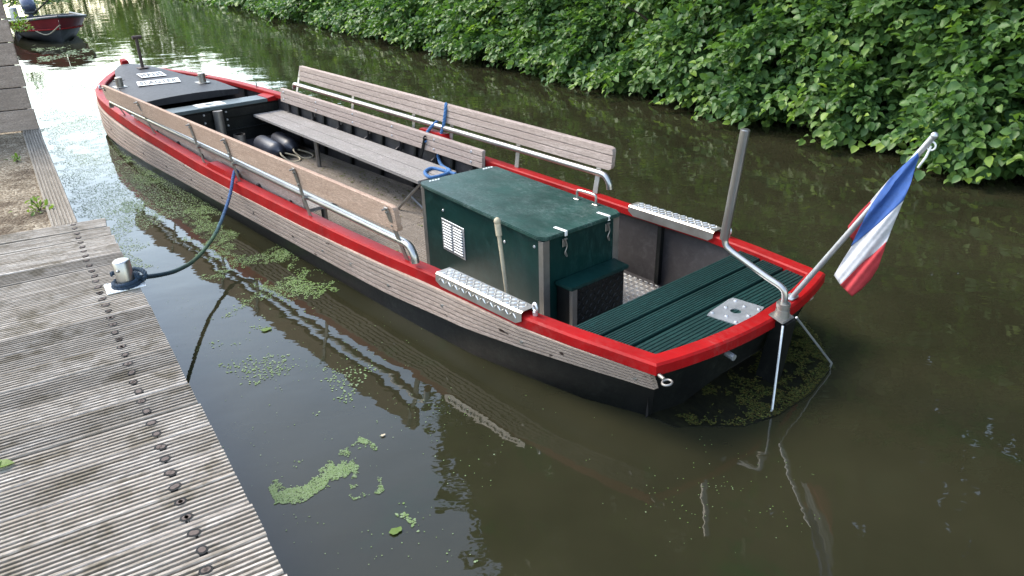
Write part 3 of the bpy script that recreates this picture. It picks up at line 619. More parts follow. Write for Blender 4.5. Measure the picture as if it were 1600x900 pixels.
# ------------------------------------------------------------------ flag on its staff
fl = empty('flag', b2w(-.045, .3, .40), BA); F0 = Vector(B(-.045, .3, .40))
tag(fl, 'red, white and blue flag drooping from a slanted staff on the stern', 'flag')
def fB(px, v): q = bv(px, v); return Vector(B(*q)) - F0
mb = MB(); a, b_ = B(-.045, .3, .395) - F0, B(-.582, .3, 1.337) - F0; mb.cyl(a, b_, .0145, .0135, 12); mb.ball(b_, .016)
mb.box(a + Vector((0, 0, .01)), (.05, .07, .012)); mb.build('staff', MT['galv'], fl, 50)
mb = MB(); top = fB((1455, 228), .3); mb.ring(top, .018, .004, (0, 1, 0)); mb.tube([top, fB((1447, 245), .29), fB((1434, 262), .285)], .005, 6); mb.build('halyard', MT['white'], fl)
def resamp(P, n):
    P = np.array(P, float); L = np.concatenate([[0], np.cumsum(np.linalg.norm(np.diff(P, axis=0), axis=1))]); S = np.linspace(0, L[-1], n); return np.stack([np.interp(S, L, P[:, 0]), np.interp(S, L, P[:, 1])], 1)
mb = MB()
def cloth(Apts, Bpts, mat, v0=.248, amp=.021, n=26, m=12):
    A_, B_ = resamp(Apts, n), resamp(Bpts, n); g = []
    for i in range(n):
        row = []
        for j in range(m):
            px = A_[i] * (1 - j / (m - 1)) + B_[i] * (j / (m - 1)); ph = (px[0] * .8 + px[1] * .55)
            row.append(fB(px, v0 + amp * math.sin(ph * .095) + amp * .55 * math.sin(ph * .23 + 1 + px[1] * .02) + amp * .25 * math.sin(ph * .5 + px[1] * .05)))
        g.append(row)
    mb.loft(g, mat=mat)
cloth([(1434, 239), (1412, 258), (1390, 279), (1363, 318), (1345, 352), (1330, 383)], [(1436, 246), (1430, 262), (1424, 285), (1412, 313), (1372, 350), (1331, 384)], 2)
cloth([(1412, 313), (1372, 350), (1331, 384), (1317, 406), (1303, 430)], [(1385, 378), (1365, 397), (1345, 413), (1328, 430), (1313, 445)], 1)
cloth([(1385, 378), (1365, 397), (1345, 413), (1328, 430), (1313, 445)], [(1381, 392), (1372, 418), (1360, 437), (1346, 452), (1331, 463)], 0)
cloth([(1392, 277), (1376, 295), (1360, 314)], [(1392, 292), (1378, 312), (1364, 330)], 1, .325, .008, 8, 5)
cloth([(1361, 313), (1342, 332), (1325, 353), (1325, 364), (1331, 375)], [(1372, 322), (1360, 340), (1350, 356), (1344, 366), (1338, 378)], 0, .325, .008, 14, 6)
fo = mb.build('cloth', [MT['fred'], MT['fwhite'], MT['fblue']], fl, 60)
md = fo.modifiers.new('thickness', 'SOLIDIFY'); md.thickness = .0015

# ------------------------------------------------------------------ fenders, ropes in the boat
for i, (p0, p1, lab) in enumerate((((405, 222), (441, 240), 'black cylinder fender lying on the boat floor, nearer the mast tube'), ((432, 216), (466, 238), 'black cylinder fender lying on the boat floor, half hidden behind another fender'))):
    a, b_ = bz(p0, .04), bz(p1, .04); a, b_ = Vector(B(*a)), Vector(B(*b_)); b_ = a + (b_ - a).normalized() * .62; org = (a + b_) / 2
    wl = b2w(org.x, -org.y, org.z); e = empty('boat_fender', wl, BA); tag(e, lab, 'fender', 'fenders lying on the floor of the boat')
    a -= org; b_ -= org; d = (b_ - a).normalized(); mb = MB(); rr = .098
    prof = [(-.02, .02), (0, .035), (.02, .06), (.05, .085), (.09, rr), (.53, rr), (.57, .085), (.60, .06), (.62, .035), (.64, .02)]
    mb.tube([a + d * t for t, r in prof], [r for t, r in prof], 20); mb.build('body', MT['rubber'], e, 50)
    mb = MB(); q = b_ + d * .02; mb.tube(smooth_path([list(q), list(q + d * .05 + Vector((0, 0, -.03))), list(q + Vector((-.12, -.05, -.09))), list(q + Vector((-.16, -.14, -.088))), list(q + Vector((-.06, -.17, -.07))), list(q + Vector((.02, -.06, -.02)))], 6), .009, 8); mb.build('lanyard', MT['cream'], e, 60)
# mooring line from the gunwale to the dock bollard
rp = [(-2.20, 6.10, .46), (-2.196, 6.02, .487), (-2.186, 5.84, .385), (-2.175, 5.682, .325), (-2.162, 5.457, .262), (-2.150, 5.256, .228), (-2.133, 4.978, .22), (-2.119, 4.728, .240), (-2.105, 4.495, .288), (-2.094, 4.312, .341), (-2.082, 4.112, .412), (-2.071, 3.931, .485)]
bc = wz((199, 447), .438); br = .052
for i in range(0, 33):
    a = rad(60 - i * 22); r = br + .012 + (.004 if i > 16 else 0); rp.append((bc[0] + r * math.cos(a), bc[1] + r * math.sin(a), .475 - .0010 * i + (.02 if i < 3 else 0)))
rp += [(bc[0] + .10, bc[1] + .02, .475), (bc[0] + .085, bc[1] + .05, .50), (bc[0] + .03, bc[1] + .085, .505), (bc[0] - .05, bc[1] + .07, .50), (bc[0] - .085, bc[1] + .02, .505)]
mb = MB(); rope_strands(mb, smooth_path(rp, 6), .0135, .07); o = mb.build('mooring_rope', MT['moor'], None, 80)
tag(o, 'blue rope, green where it sags, from the red gunwale to the dock bollard', 'rope')
# loose blue line over the far bench
P = [bv((697, 172), .965), bv((697, 163), .93), bv((694, 190), .895), bv((688, 215), .885), bv((684, 240), .87), bv((690, 258), .80), bz((703, 267), .30), bz((690, 274), .302), bz((672, 277), .302), bz((664, 269), .302), bz((674, 263), .302), bz((688, 265), .302), bz((712, 272), .302)]
mb = MB(); rope_strands(mb, smooth_path([b2w(*q) for q in P], 6), .0155, .075)
P = [bv((684, 189), .93), bv((676, 196), .88), bv((668, 206), .86), bv((664, 214), .83), bv((665, 221), .80)]
rope_strands(mb, smooth_path([b2w(*q) for q in P], 6), .0155, .075)
o = mb.build('loose_rope', MT['blue'], None, 80); tag(o, 'bright blue rope hung over the far backrest with its end coiled on the seat', 'rope')
mb = MB(); q0 = bv((664, 216), .80); q1 = bv((657, 248), .78)
d0, d1 = Vector(B(*q0)), Vector(B(*q1)); mb.box((d0 + d1) / 2, (.03, .012, (d1 - d0).length), (d1 - d0).to_track_quat('Z', 'X').to_matrix(), .002); mb.ring(d0, .02, .007, (1, .3, 0)); mb.build('rope_hook', MT['tar'], boat)

# ------------------------------------------------------------------ dock
dock = empty('dock', DK, D_ROT); tag(dock, 'weathered grooved plank dock with a line of rusty screws along its edge', 'dock')
ZT = .438
def plank_mesh(wd, L, n):
    mb = MB(); pr = [(0, -.03), (0, -.004), (.004, 0)]; g = wd / n
    for k in range(n):
        if k: pr += [(k * g - .0066, 0), (k * g - .0045, -.021), (k * g + .0045, -.021), (k * g + .0066, 0)]
    pr += [(wd - .004, 0), (wd, -.004), (wd, -.03)]
    xs = np.linspace(0, L, 2); mb.loft([[(x, y, z) for y, z in pr] for x in xs], True, True); return mb
PW = .1885; y = 0.0; first = None; scr0 = None
for i in range(34):
    ang = rad(-4.5 * max(0, 1 - i / 5) - .8); 
    if first is None: first = plank_mesh(PW - .009, 2.6, 8).build('plank', MT['dock'], dock, 20); pk = first
    else: pk = dup(first, dock)
    x0 = random.uniform(-.003, .003); pk.location = (x0 - .0, i * PW + (-.02 if i == 0 else 0), ZT + random.uniform(-.0025, .0025)); pk.rotation_euler = (random.uniform(-.004, .004), 0, ang)
    for k in (0, 1):
        if scr0 is None:
            mb = MB(); mb.cyl((0, 0, -.010), (0, 0, .0006), .019, .018, 14, 1); mb.cyl((0, 0, -.004), (0, 0, .0022), .0125, .011, 14); mb.cyl((0, 0, .0018), (0, 0, .0012), .006, .006, 8); scr0 = mb.build('screw', [MT['screw'], MT['dark']], pk); sc_ = scr0  # black outer disc paints the shaded recess round each head
        else: sc_ = scr0.copy(); COL.objects.link(sc_); sc_.parent = pk
        sc_.location = (.195 + random.uniform(-.006, .006), PW * (.25 + .5 * k) - .004 + random.uniform(-.006, .006), .0005)
# planks are copies of one mesh: drop the screws copied along with the first one
mb = MB(); mb.box((.09, 3.2, ZT - .11), (.10, 6.6, .14)); mb.box((2.0, 3.2, ZT - .11), (.10, 6.6, .14)); mb.build('bearer', MT['fence'], dock)
for yy in (.4, 2.4, 4.4): mb = MB(); mb.cyl((.14, yy, -.8), (.14, yy, ZT - .05), .07, seg=12); mb.build('pile', MT['bark'], dock)
bl = empty('mooring_bollard', (bc[0], bc[1], ZT), D_ROT); tag(bl, 'short stainless bollard on a square white base plate at the dock edge', 'bollard')
mb = MB(); mb.box((.01, 0, .0065), (.20, .155, .008)); mb.build('base_plate', MT['white'], bl)
for x in (-.075, .095):
    for yy in (-.062, .062): mb = MB(); mb.cyl((x, yy, .010), (x, yy, .015), .008, .006, 8); mb.build('bolt', MT['galv'], bl)
mb = MB(); mb.tube([(0, 0, .01), (0, 0, .150), (0, 0, .156), (0, 0, .158)], [.046, .046, .041, .034], 24); mb.ball((.03, .04, .11), .009); mb.build('post', MT['steel'], bl, 40)
# fallen leaf on the dock
def flat_leaf(mb, c, L, wd, a, n=Vector((0, 0, 1)), curl=.15, mat=0):
    d = Vector((math.cos(a), math.sin(a), 0)); s_ = Vector((-d.y, d.x, 0)); c = Vector(c)
    pts = [c - d * L * .5, c - d * L * .2 + s_ * wd * .45 + n * curl * wd, c + d * L * .15 + s_ * wd * .4 + n * curl * wd, c + d * L * .5, c + d * L * .15 - s_ * wd * .4 + n * curl * wd, c - d * L * .2 - s_ * wd * .45 + n * curl * wd, c]
    mb.add(pts, [(0, 1, 6), (1, 2, 6), (2, 3, 6), (3, 4, 6), (4, 5, 6), (5, 0, 6)], mat)
mb = MB(); q = wz((5, 727), ZT + .006); flat_leaf(mb, q, .075, .06, .4); flat_leaf(mb, q + np.array([-.03, .01, .002]), .05, .04, 1.5); o = mb.build('fallen_leaf', MT['lime'], None, 0); tag(o, 'pale yellow-green leaf lying on the dock planks at the left', 'leaf')

# ------------------------------------------------------------------ left bank
def wpoly(name, pts, mat, kind='structure'):
    me = bpy.data.meshes.new(name); tri = tessellate_polygon([[Vector(p) for p in pts]]); me.from_pydata([tuple(p) for p in pts], [], [tuple(x) for x in tri]); me.update()
    o = link(name, me, mat)
    if kind: o['kind'] = kind
    return o
mb = MB(); secs = [[d2w(.19, yy, -.6), d2w(.19, yy, .405), d2w(1.0, yy, .405), d2w(60, yy, .405)] for yy in (.12, -3.8, -30, -75)]; mb.loft(secs); o = mb.build('ground', MT['gravel'], None, 20); tag(o, kind='structure')
mb = MB(); mb.loft([[d2w(.36, yy, .410), d2w(60, yy, .410)] for yy in (-4.2, -75)]); o = mb.build('lawn', MT['lawn'], None); tag(o, kind='structure')
mb = MB(); mb.loft([[d2w(4.6, yy, -.6), d2w(4.6, yy, .40), d2w(60, yy, .40)] for yy in (.13, 60)]); o = mb.build('path', MT['gravel'], None); tag(o, kind='structure')
ed = empty('quay_edging', DK, D_ROT); tag(ed, 'grooved wooden capping board along the gravel edge of the left bank', 'edging')
mb = MB(); pr = [(.17, .36), (.17, .43), (.174, .436)]; n = 7
for k in range(1, n): c = .17 + .16 * k / n; pr += [(c - .006, .436), (c - .003, .427), (c + .003, .427), (c + .006, .436)]
pr += [(.326, .436), (.33, .43), (.33, .36)]
mb.loft([[(x + .004 * k, yy, z) for x, z in pr] for k, yy in enumerate((-.07, -1.5, -3.6))], True, True); mb.build('capping_board', MT['cap'], ed, 20)
mb = MB(); mb.loft([[(x, yy, z - .004) for x, z in pr] for yy in (-3.61, -26)], True, True); mb.build('capping_board', MT['cap'], ed, 20)
mb = MB(); mb.loft([[(.175, yy, -.5), (.175, yy, .38), (.188, yy, .38), (.188, yy, -.5)] for yy in (.1, -26)], True, True); mb.build('retaining_board', MT['fence'], ed)
fe = empty('board_fence', DK, D_ROT); tag(fe, 'tall brown horizontal board fence at the left edge of the photo', 'fence')
fl_a = Vector((.185, -3.74, 0)); fdir = Vector((1, -.17, 0)).normalized(); fn = Vector((-fdir.y, fdir.x, 0))
R3 = Matrix((fdir, fn, Vector((0, 0, 1)))).transposed()
for k in range(11):
    L = 3.0 + random.uniform(-.01, .01); mb = MB(); mb.box(fl_a + fdir * (L / 2 + random.uniform(-.012, .012)) + Vector((0, 0, .42 + .11 + k * .222)), (L, .032, .213), R3, .004); mb.build('board', MT['fence'], fe)
mb = MB(); mb.box(fl_a + fdir * 1.5 - fn * .024 + Vector((0, 0, 1.64)), (2.9, .008, 2.42), R3, 0); mb.build('dark_backing', MT['dark'], fe)  # black sheet added behind the boards so their gaps look shaded
mb = MB(); mb.box(fl_a + fdir * .12 - fn * .07 + Vector((0, 0, 1.5)), (.10, .10, 2.5), R3); mb.build('post', MT['fence'], fe)
# mooring post and plants beyond the fence
q = wz((24, 30), .44); mp_ = MB(); mp_.cyl(q - np.array([0, 0, 1]), q + np.array([0, 0, .28]), .11, .10, 14); mp_.cyl(q + np.array([0, 0, .28]), q + np.array([0, 0, .30]), .125, .11, 14); o = mp_.build('mooring_post', MT['galv'], None); tag(o, 'short blue-grey mooring post on the bank beside the red motorboat', 'post')

# ------------------------------------------------------------------ leaves by the thousand
def leaf_mesh(name, P, D, N, L, W, young, mat, parent=None, fold=.25, kind=None):
    """P centre of the stalk end, D along, N face normal; six-point folded leaves"""
    n = len(P); S = np.cross(N, D); S /= np.linalg.norm(S, axis=1)[:, None] + 1e-9; N = np.cross(D, S); L = L[:, None]; W = W[:, None]; up = N * W * fold
    o = [P]
    for sg in (1, -1):
        ring = [(.18, .33), (.46, .50), (.78, .33)]
        for f, q in (ring if sg > 0 else ring[::-1]): o.append(P + D * L * f + S * W * (q * sg) + up * (1.0 if f < .7 else .5) - N * L * (.10 * f * f))
        if sg > 0: o.append(P + D * L - N * L * .16)
    o += [P + D * L * .36, P + D * L * .70 - N * L * .05]
    pts = np.stack(o, 1).reshape(-1, 3)
    base = (np.arange(n) * 10)[:, None]
    tri = np.array([[0, 8, 1], [1, 8, 2], [2, 8, 9], [2, 9, 3], [3, 9, 4], [0, 7, 8], [7, 6, 8], [6, 9, 8], [6, 5, 9], [5, 4, 9]])
    F = (base[:, :, None] + tri[None]).reshape(-1, 3)
    me = bpy.data.meshes.new(name); me.vertices.add(len(pts)); me.vertices.foreach_set('co', pts.astype(np.float32).ravel())
    me.loops.add(F.size); me.loops.foreach_set('vertex_index', F.astype(np.int32).ravel()); me.polygons.add(len(F)); me.polygons.foreach_set('loop_start', np.arange(0, F.size, 3, dtype=np.int32))
    me.update(calc_edges=True)
    at = me.attributes.new('young', 'FLOAT', 'POINT'); at.data.foreach_set('value', np.repeat(young, 10).astype(np.float32))
    me.shade_smooth(); o = link(name, me, mat, parent)
    if kind: o['kind'] = kind
    return o
def unit(a): return a / (np.linalg.norm(a, axis=-1, keepdims=True) + 1e-9)
def sprays(base, direc, nleaf, length, leaf_l, plane_up, yfac):
    """flat leafy twigs: alternate leaves lying roughly in one plane"""
    n = len(base); P = []; D = []; N = []; L = []; Y = []
    direc = unit(direc); side_ = unit(np.cross(direc, plane_up)); nrm = unit(np.cross(side_, direc))
    for k in range(nleaf):
        f = (k + .6) / nleaf; sg = 1 if k % 2 else -1
        sag = np.array([0, 0, -.22]) * (f * f) * length[:, None]
        P.append(base + direc * (length * f)[:, None] + sag + RNG.normal(0, .012, (n, 3)))
        d = unit(direc * (.55 + .5 * f) + side_ * sg * RNG.uniform(.5, 1.0, (n, 1)) + np.array([0, 0, -.25]) + RNG.normal(0, .22, (n, 3)))
        D.append(d); N.append(unit(nrm + RNG.normal(0, .33, (n, 3)))); L.append(leaf_l * RNG.uniform(.5, 1.25, n) * (1.0 - .25 * f)); Y.append(np.clip(yfac * (f ** 2) * RNG.uniform(.3, 1.3, n), 0, 1))
    return [np.concatenate(x) for x in (P, D, N, L, Y)]

# right bank and hedge
def bank_v(u): return np.interp(u, [-8, .4, 7.3, 17, 28, 45], [4.1, 4.55, 5.62, 7.05, 8.75, 11.6])
mb = MB(); mb.loft([[b2w(u, float(bank_v(u)) + .42, -.5), b2w(u, float(bank_v(u)) + .60, .12), b2w(u, float(bank_v(u)) + 1.5, .45), b2w(u, float(bank_v(u)) + 3.0, 1.9), b2w(u, 70, 2.1)] for u in (-40, -8, .4, 7.3, 17, 28, 45)]); o = mb.build('bank', MT['soil'], None, 60); tag(o, kind='structure')  # unseen steep rise is shaped to block sky reflecting below the hedge
hedge = empty('hedge', b2w(6, 6.6, .2), 0); tag(hedge, 'dense green leafy hedge overhanging the water along the right bank', 'hedge')
HO = b2w(6, 6.6, .2)
def hedge_profile(u, t):
    """t 0..1 from the drooping foot to the crest"""
    z = np.interp(t, [0, .12, .35, .6, .85, 1], [.14, .32, 1.0, 1.9, 2.7, 2.95]); v = np.interp(t, [0, .12, .35, .6, .85, 1], [.10, -.02, .20, .62, 1.25, 1.9])
    a = np.array([noise.noise(Vector((x * .55, y * 2.2, 3.1))) for x, y in zip(u, t)]); b = np.array([noise.noise(Vector((x * 1.7, y * 5, 9.1))) for x, y in zip(u, t)])
    foot = np.array([noise.noise(Vector((x * .9, 4.4, 1.7))) for x in u])
    c_ = np.array([noise.noise(Vector((x * 3.4, y * 9, 33.0))) for x, y in zip(u, t)])
    return v - .60 * a - .58 * b - .26 * c_, z + .22 * foot * (1 - t) + .10 * b
def hedge_part(nt, u0, u1, t0, t1, depth, leaf_l, tl, nl, ybase):
    u = RNG.uniform(u0, u1, nt); t = RNG.uniform(t0, t1, nt); v, z = hedge_profile(u, t); v = v + bank_v(u) + depth + RNG.uniform(-.02, .22, nt)
    base = BO + u[:, None] * BE + v[:, None] * BN + np.stack([0 * u, 0 * u, np.maximum(z, .10)], 1)
    tt = t[:, None]; lat = RNG.normal(0, .55, (nt, 1))
    direc = -BN * (1.0 - .35 * tt) + BE * lat + np.array([0, 0, 1.0]) * (RNG.normal(-.05, .3, (nt, 1)) + .45 * tt)
    pu = np.array([0, 0, 1.0]) * (.85) - BN * .55 + RNG.normal(0, .25, (nt, 3))
    bl_ = np.array([noise.noise(Vector((x * 1.1, y * 4, 20.0))) for x, y in zip(u, t)])
    y = np.where(RNG.random(nt) < .08 + .25 * np.clip(bl_, 0, 1), 1.0, .16) * ybase
    return sprays(base, direc, nl, tl * RNG.uniform(.6, 1.25, nt), np.full(nt, leaf_l), pu, y)
parts = []
parts.append(hedge_part(2900, -5, 4.5, 0, .62, .22, .120, .46, 10, 1.0))
parts.append(hedge_part(1500, -5, 4.5, 0, .62, .55, .120, .46, 9, .4))
parts.append(hedge_part(2600, 4.5, 12, 0, .62, .22, .118, .46, 10, 1.0))
parts.append(hedge_part(1200, 4.5, 12, 0, .62, .55, .120, .46, 8, .4))
parts.append(hedge_part(2600, 12, 24, 0, .8, .22, .135, .52, 10, .9))
parts.append(hedge_part(1300, 24, 45, 0, 1, .22, .20, .75, 10, .9))
def hedge_core(n, u0, u1, leaf_l):  # unseen inner leaves, added to stop sky light leaking through the hedge
    u = RNG.uniform(u0, u1, n); v = bank_v(u) + RNG.uniform(.55, 2.0, n); z = RNG.uniform(.12, 2.5, n)
    base = BO + u[:, None] * BE + v[:, None] * BN + np.stack([0 * u, 0 * u, z], 1)
    return sprays(base, RNG.normal(0, 1, (n, 3)) - BN * .5, 7, RNG.uniform(.35, .7, n), np.full(n, leaf_l), np.array([0, 0, 1.0]) + RNG.normal(0, .5, (n, 3)), np.full(n, .1))
parts.append(hedge_core(2600, -7, 14, .16)); parts.append(hedge_core(2200, 14, 46, .24))
parts.append(hedge_part(1700, -6, 24, .55, 1, .3, .17, .6, 9, .8))
# a few sprigs that hang further out over the water
for (u, z, ext) in ((9.6, .34, .30), (5.9, .30, .30), (4.0, .28, .25), (3.1, .25, .25), (1.9, .22, .28), (.75, .20, .22), (2.5, .5, .3), (7.4, .4, .3), (12.2, .35, .35), (15, .4, .4)):
    n = 16; uu = np.full(n, u) + RNG.normal(0, .16, n); vv_ = bank_v(uu) - RNG.uniform(-.2, ext, n) + .12
    base = BO + uu[:, None] * BE + vv_[:, None] * BN + np.stack([0 * uu, 0 * uu, np.full(n, z) + RNG.normal(0, .07, n)], 1)
    parts.append(sprays(base, -BN + BE * RNG.normal(0, .6, (n, 1)) + np.array([0, 0, -.15]), 8, np.full(n, .42), np.full(n, .12), np.array([0, 0, 1.0]) - BN * .4 + RNG.normal(0, .2, (n, 3)), np.full(n, .75)))
P, D, N, L, Y = [np.concatenate([q[i] for q in parts]) for i in range(5)]
keep = P[:, 2] > .05; P, D, N, L, Y = P[keep], D[keep], N[keep], L[keep], Y[keep]
leaf_mesh('foliage', P - HO, D, N, L, L * RNG.uniform(.70, .92, len(L)), Y, MT['hedge'], hedge)
for i in range(22):
    u = -5 + i * 1.25 + random.uniform(-.3, .3); v = float(bank_v(u)) + random.uniform(.75, 1.1); a = Vector(b2w(u, v, .1)) - Vector(HO); mb = MB()
    for k in range(4):
        e = a + Vector(BE) * random.uniform(-.7, .7) - Vector(BN) * random.uniform(.2, .95) + Vector((0, 0, random.uniform(.25, 1.6))); mid = (a + e) / 2 + Vector((0, 0, .25)); mb.tube(smooth_path([list(a), list(mid), list(e)], 4), np.linspace(.035, .008, 9), 6)
    mb.tube([a, a + Vector((.05, .03, 1.2)), a + Vector((.1, 0, 2.5))], [.06, .05, .02], 8); mb.build('branch', MT['bark'], hedge, 60)
mb = MB()
for i in range(46):
    u = random.uniform(-1, 12); v = float(bank_v(u)) + .15; a = Vector(b2w(u, v + .3, .28)) - Vector(HO); e = a + Vector(BE) * random.uniform(-.5, .5) - Vector(BN) * random.uniform(.2, .5) + Vector((0, 0, random.uniform(-.22, -.05)))
    mb.tube(smooth_path([list(a), list((a + e) / 2 + Vector((0, 0, .05))), list(e)], 4), np.linspace(.006, .002, 9), 5)
o = mb.build('bare_twigs', MT['bark'], hedge, 60); o['kind'] = 'stuff'

# trees: trunk, limbs, leafy crown of many clumps
def tree(loc, h, cr, mat, label, group, nclump=90, per=46, leaf=.26, z0=.22, crown_shape=1.0, seed=0):
    rg = np.random.default_rng(seed); e = empty('tree', loc, 0); tag(e, label, 'tree', group); mb = MB(); tips = []
    mb.tube(smooth_path([(0, 0, -.3), (.1, .05, h * .3), (-.05, .1, h * .6), (.1, 0, h * .92)], 5), np.linspace(h * .022, h * .004, 16), 10)
    for k in range(11):
        a = k * 2.4 + rg.uniform(-.3, .3); zz = h * rg.uniform(z0, .8); r = cr * rg.uniform(.5, .85) * (1 - .5 * max(0, zz / h - .5)); e1 = Vector((r * math.cos(a), r * math.sin(a), zz + r * .5)); mb.tube(smooth_path([(0, 0, zz), (e1.x * .5, e1.y * .5, zz + r * .18), list(e1)], 4), np.linspace(h * .009, h * .002, 9), 6)
    mb.build('trunk', MT['bark'], e, 60)
    th = rg.uniform(0, 2 * math.pi, nclump); zz = rg.uniform(0, 1, nclump); rad_ = cr * np.sqrt(np.clip(np.sin(np.pi * (zz * .86 + .12)), 0, 1)) * (rg.uniform(.25, 1, nclump) ** .5) * (1 + .18 * np.sin(th * 3 + seed))
    cen = np.stack([rad_ * np.cos(th), rad_ * np.sin(th), h * (z0 + (1 - z0) * zz)], 1); cen = np.repeat(cen, per, 0); n = len(cen); sc_ = cr * .24
    off = rg.normal(0, 1, (n, 3)); off = unit(off) * (rg.uniform(0, 1, (n, 1)) ** .4) * sc_ * np.array([1.15, 1.15, .75]); Pn = cen + off
    Dn = unit(off + rg.normal(0, .6 * sc_, (n, 3)) + np.array([0, 0, -.3 * sc_])); Nn = unit(np.array([0, 0, 1.0]) + rg.normal(0, .6, (n, 3))); Ln = leaf * rg.uniform(.7, 1.3, n)
    leaf_mesh('crown', Pn, Dn, Nn, Ln, Ln * .7, np.clip(rg.normal(.15, .15, n), 0, 1), mat, e); return e
LB = 'tall leafy tree behind the hedge, showing only as a reflection'
for i, (u, dv, h, cr) in enumerate(((-3.5, 3.2, 11, 3.6), (1.2, 3.0, 12.5, 3.8), (5.6, 3.2, 14, 3.9), (9.2, 3.0, 15.5, 3.6), (11.6, 3.4, 17, 3.0), (-8.5, 3.4, 11, 3.8))):
    q = b2w(u, float(bank_v(u)) + dv, .25); tree(q, h, cr, MT['tree'], LB, 'trees behind the hedge', 170, 75, .32, .22, seed=i + 3)
LB2 = 'yellow-green tree across the far water, seen in the photo only as a reflection'
for i, (az, r, h, cr) in enumerate(((-22.5, 56, 4.6, 3.2), (-27.0, 62, 4.2, 3.4), (-19.8, 58, 4.4, 2.6))):
    tree((r * math.sin(rad(az)), r * math.cos(rad(az)), .3), h, cr, MT['lime'], LB2, 'trees across the far water', 60, 40, .34, .1, seed=20 + i)

# ------------------------------------------------------------------ water with the boat's footprint left open
def wl_outline():
    L_ = []; us = np.linspace(.14, 7.25, 24)
    near_ = [(u, -(hw(u) - .025)) for u in us]; far_ = [(u, hw(u) - .025) for u in us]; return [b2w(u, v, 0) for u, v in near_] + [b2w(u, v, 0) for u, v in far_[::-1]]
hole = wl_outline(); outer = [(-220, -60, 0), (220, -60, 0), (220, 300, 0), (-220, 300, 0)]
allp = [Vector(p) for p in outer] + [Vector(p) for p in hole]; tri = tessellate_polygon([[Vector(p) for p in outer], [Vector(p) for p in hole]])
me = bpy.data.meshes.new('water'); me.from_pydata([tuple(p) for p in allp], [], [tuple(x) for x in tri]); me.update()
bmx = bmesh.new(); bmx.from_mesh(me); bmesh.ops.recalc_face_normals(bmx, faces=bmx.faces[:])
if sum(f.normal.z for f in bmx.faces) < 0: bmesh.ops.reverse_faces(bmx, faces=bmx.faces[:])
bmx.to_mesh(me); bmx.free(); o = link('water', me, MT['water']); tag(o, kind='structure')
mb = MB(); mb.loft([[(-140, 66, -.5), (-140, 67, .4), (-140, 260, 1)], [(-10, 60, -.5), (-10, 61, .4), (-10, 260, 1)], [(120, 66, -.5), (120, 67, .4), (120, 260, 1)]]); o = mb.build('far_bank', MT['lawn'], None); tag(o, kind='structure')

# ------------------------------------------------------------------ duckweed
def discs(name, pts, r, mat, label_kind='stuff', zmin=.002, young=None):
    n = len(pts); a = RNG.uniform(0, 6.28, n); k = np.arange(6) * math.pi / 3; X = pts[:, 0:1] + r[:, None] * np.cos(a[:, None] + k) * RNG.uniform(.7, 1.15, (n, 6)); Yy = pts[:, 1:2] + r[:, None] * np.sin(a[:, None] + k) * RNG.uniform(.7, 1.15, (n, 6))
    Z = np.repeat(pts[:, 2:3] if pts.shape[1] > 2 else np.full((n, 1), zmin), 6, 1) + RNG.uniform(0, .0015, (n, 6)); V = np.stack([X, Yy, Z], 2).reshape(-1, 3); F = np.arange(n * 6)
    me = bpy.data.meshes.new(name); me.vertices.add(n * 6); me.vertices.foreach_set('co', V.astype(np.float32).ravel()); me.loops.add(n * 6); me.loops.foreach_set('vertex_index', F.astype(np.int32)); me.polygons.add(n); me.polygons.foreach_set('loop_start', np.arange(0, n * 6, 6, dtype=np.int32)); me.update(calc_edges=True)
    at = me.attributes.new('young', 'FLOAT', 'POINT'); at.data.foreach_set('value', np.repeat(young if young is not None else np.zeros(n), 6).astype(np.float32))
    o = link(name, me, mat); tag(o, kind=label_kind); return o
def inpoly(x, y, poly):
    c = np.zeros(len(x), bool); n = len(poly)
    for i in range(n):
        x1, y1 = poly[i]; x2, y2 = poly[i - 1]; c ^= ((y1 > y) != (y2 > y)) & (x < (x2 - x1) * (y - y1) / (y2 - y1 + 1e-12) + x1)
    return c
pts = []; rs = []; ys = []
def patch(pxpoly, n, rmin, rmax, thr=0.0, sc=3.0, y=0.0, sharp=1):
    poly = [tuple(wz(q, 0)[:2]) for q in pxpoly]; A = np.array(poly); lo, hi = A.min(0), A.max(0); lo0, hi0 = lo - .12 * (hi - lo), hi + .12 * (hi - lo)
    x = RNG.uniform(lo0[0], hi0[0], n); yy = RNG.uniform(lo0[1], hi0[1], n); sz = .16 * min(1.2, float(np.linalg.norm(hi - lo)))
    wx = np.array([noise.fractal(Vector((a * 3, b * 3, 11.0)), .8, 2.1, 4) for a, b in zip(x, yy)]); wy = np.array([noise.fractal(Vector((a * 3, b * 3, 27.0)), .8, 2.1, 4) for a, b in zip(x, yy)])
    k = inpoly(x + sz * wx, yy + sz * wy, poly)
    nz = np.array([noise.fractal(Vector((a * sc, b * sc, .7)), .9, 2.1, 5) for a, b in zip(x, yy)])
    nf = np.array([noise.noise(Vector((a * sc * 7, b * sc * 7, 5.3))) for a, b in zip(x, yy)])
    k &= nz + .42 * nf > thr + RNG.uniform(-.10, .10, n) * min(sharp, 2)
    bx = np.stack([(x - BO[0]) * BE[0] + (yy - BO[1]) * BE[1], (x - BO[0]) * BN[0] + (yy - BO[1]) * BN[1]], 1)
    k &= ~((bx[:, 0] > .05) & (bx[:, 0] < 8.3) & (np.abs(bx[:, 1]) < np.interp(bx[:, 0], WU, WB) + .004))
    k &= ((x - DK[0]) * DW[0] + (yy - DK[1]) * DW[1]) < .17
    pts.append(np.stack([x[k], yy[k]], 1)); rs.append(RNG.uniform(rmin, rmax, k.sum())); ys.append(np.full(k.sum(), y))
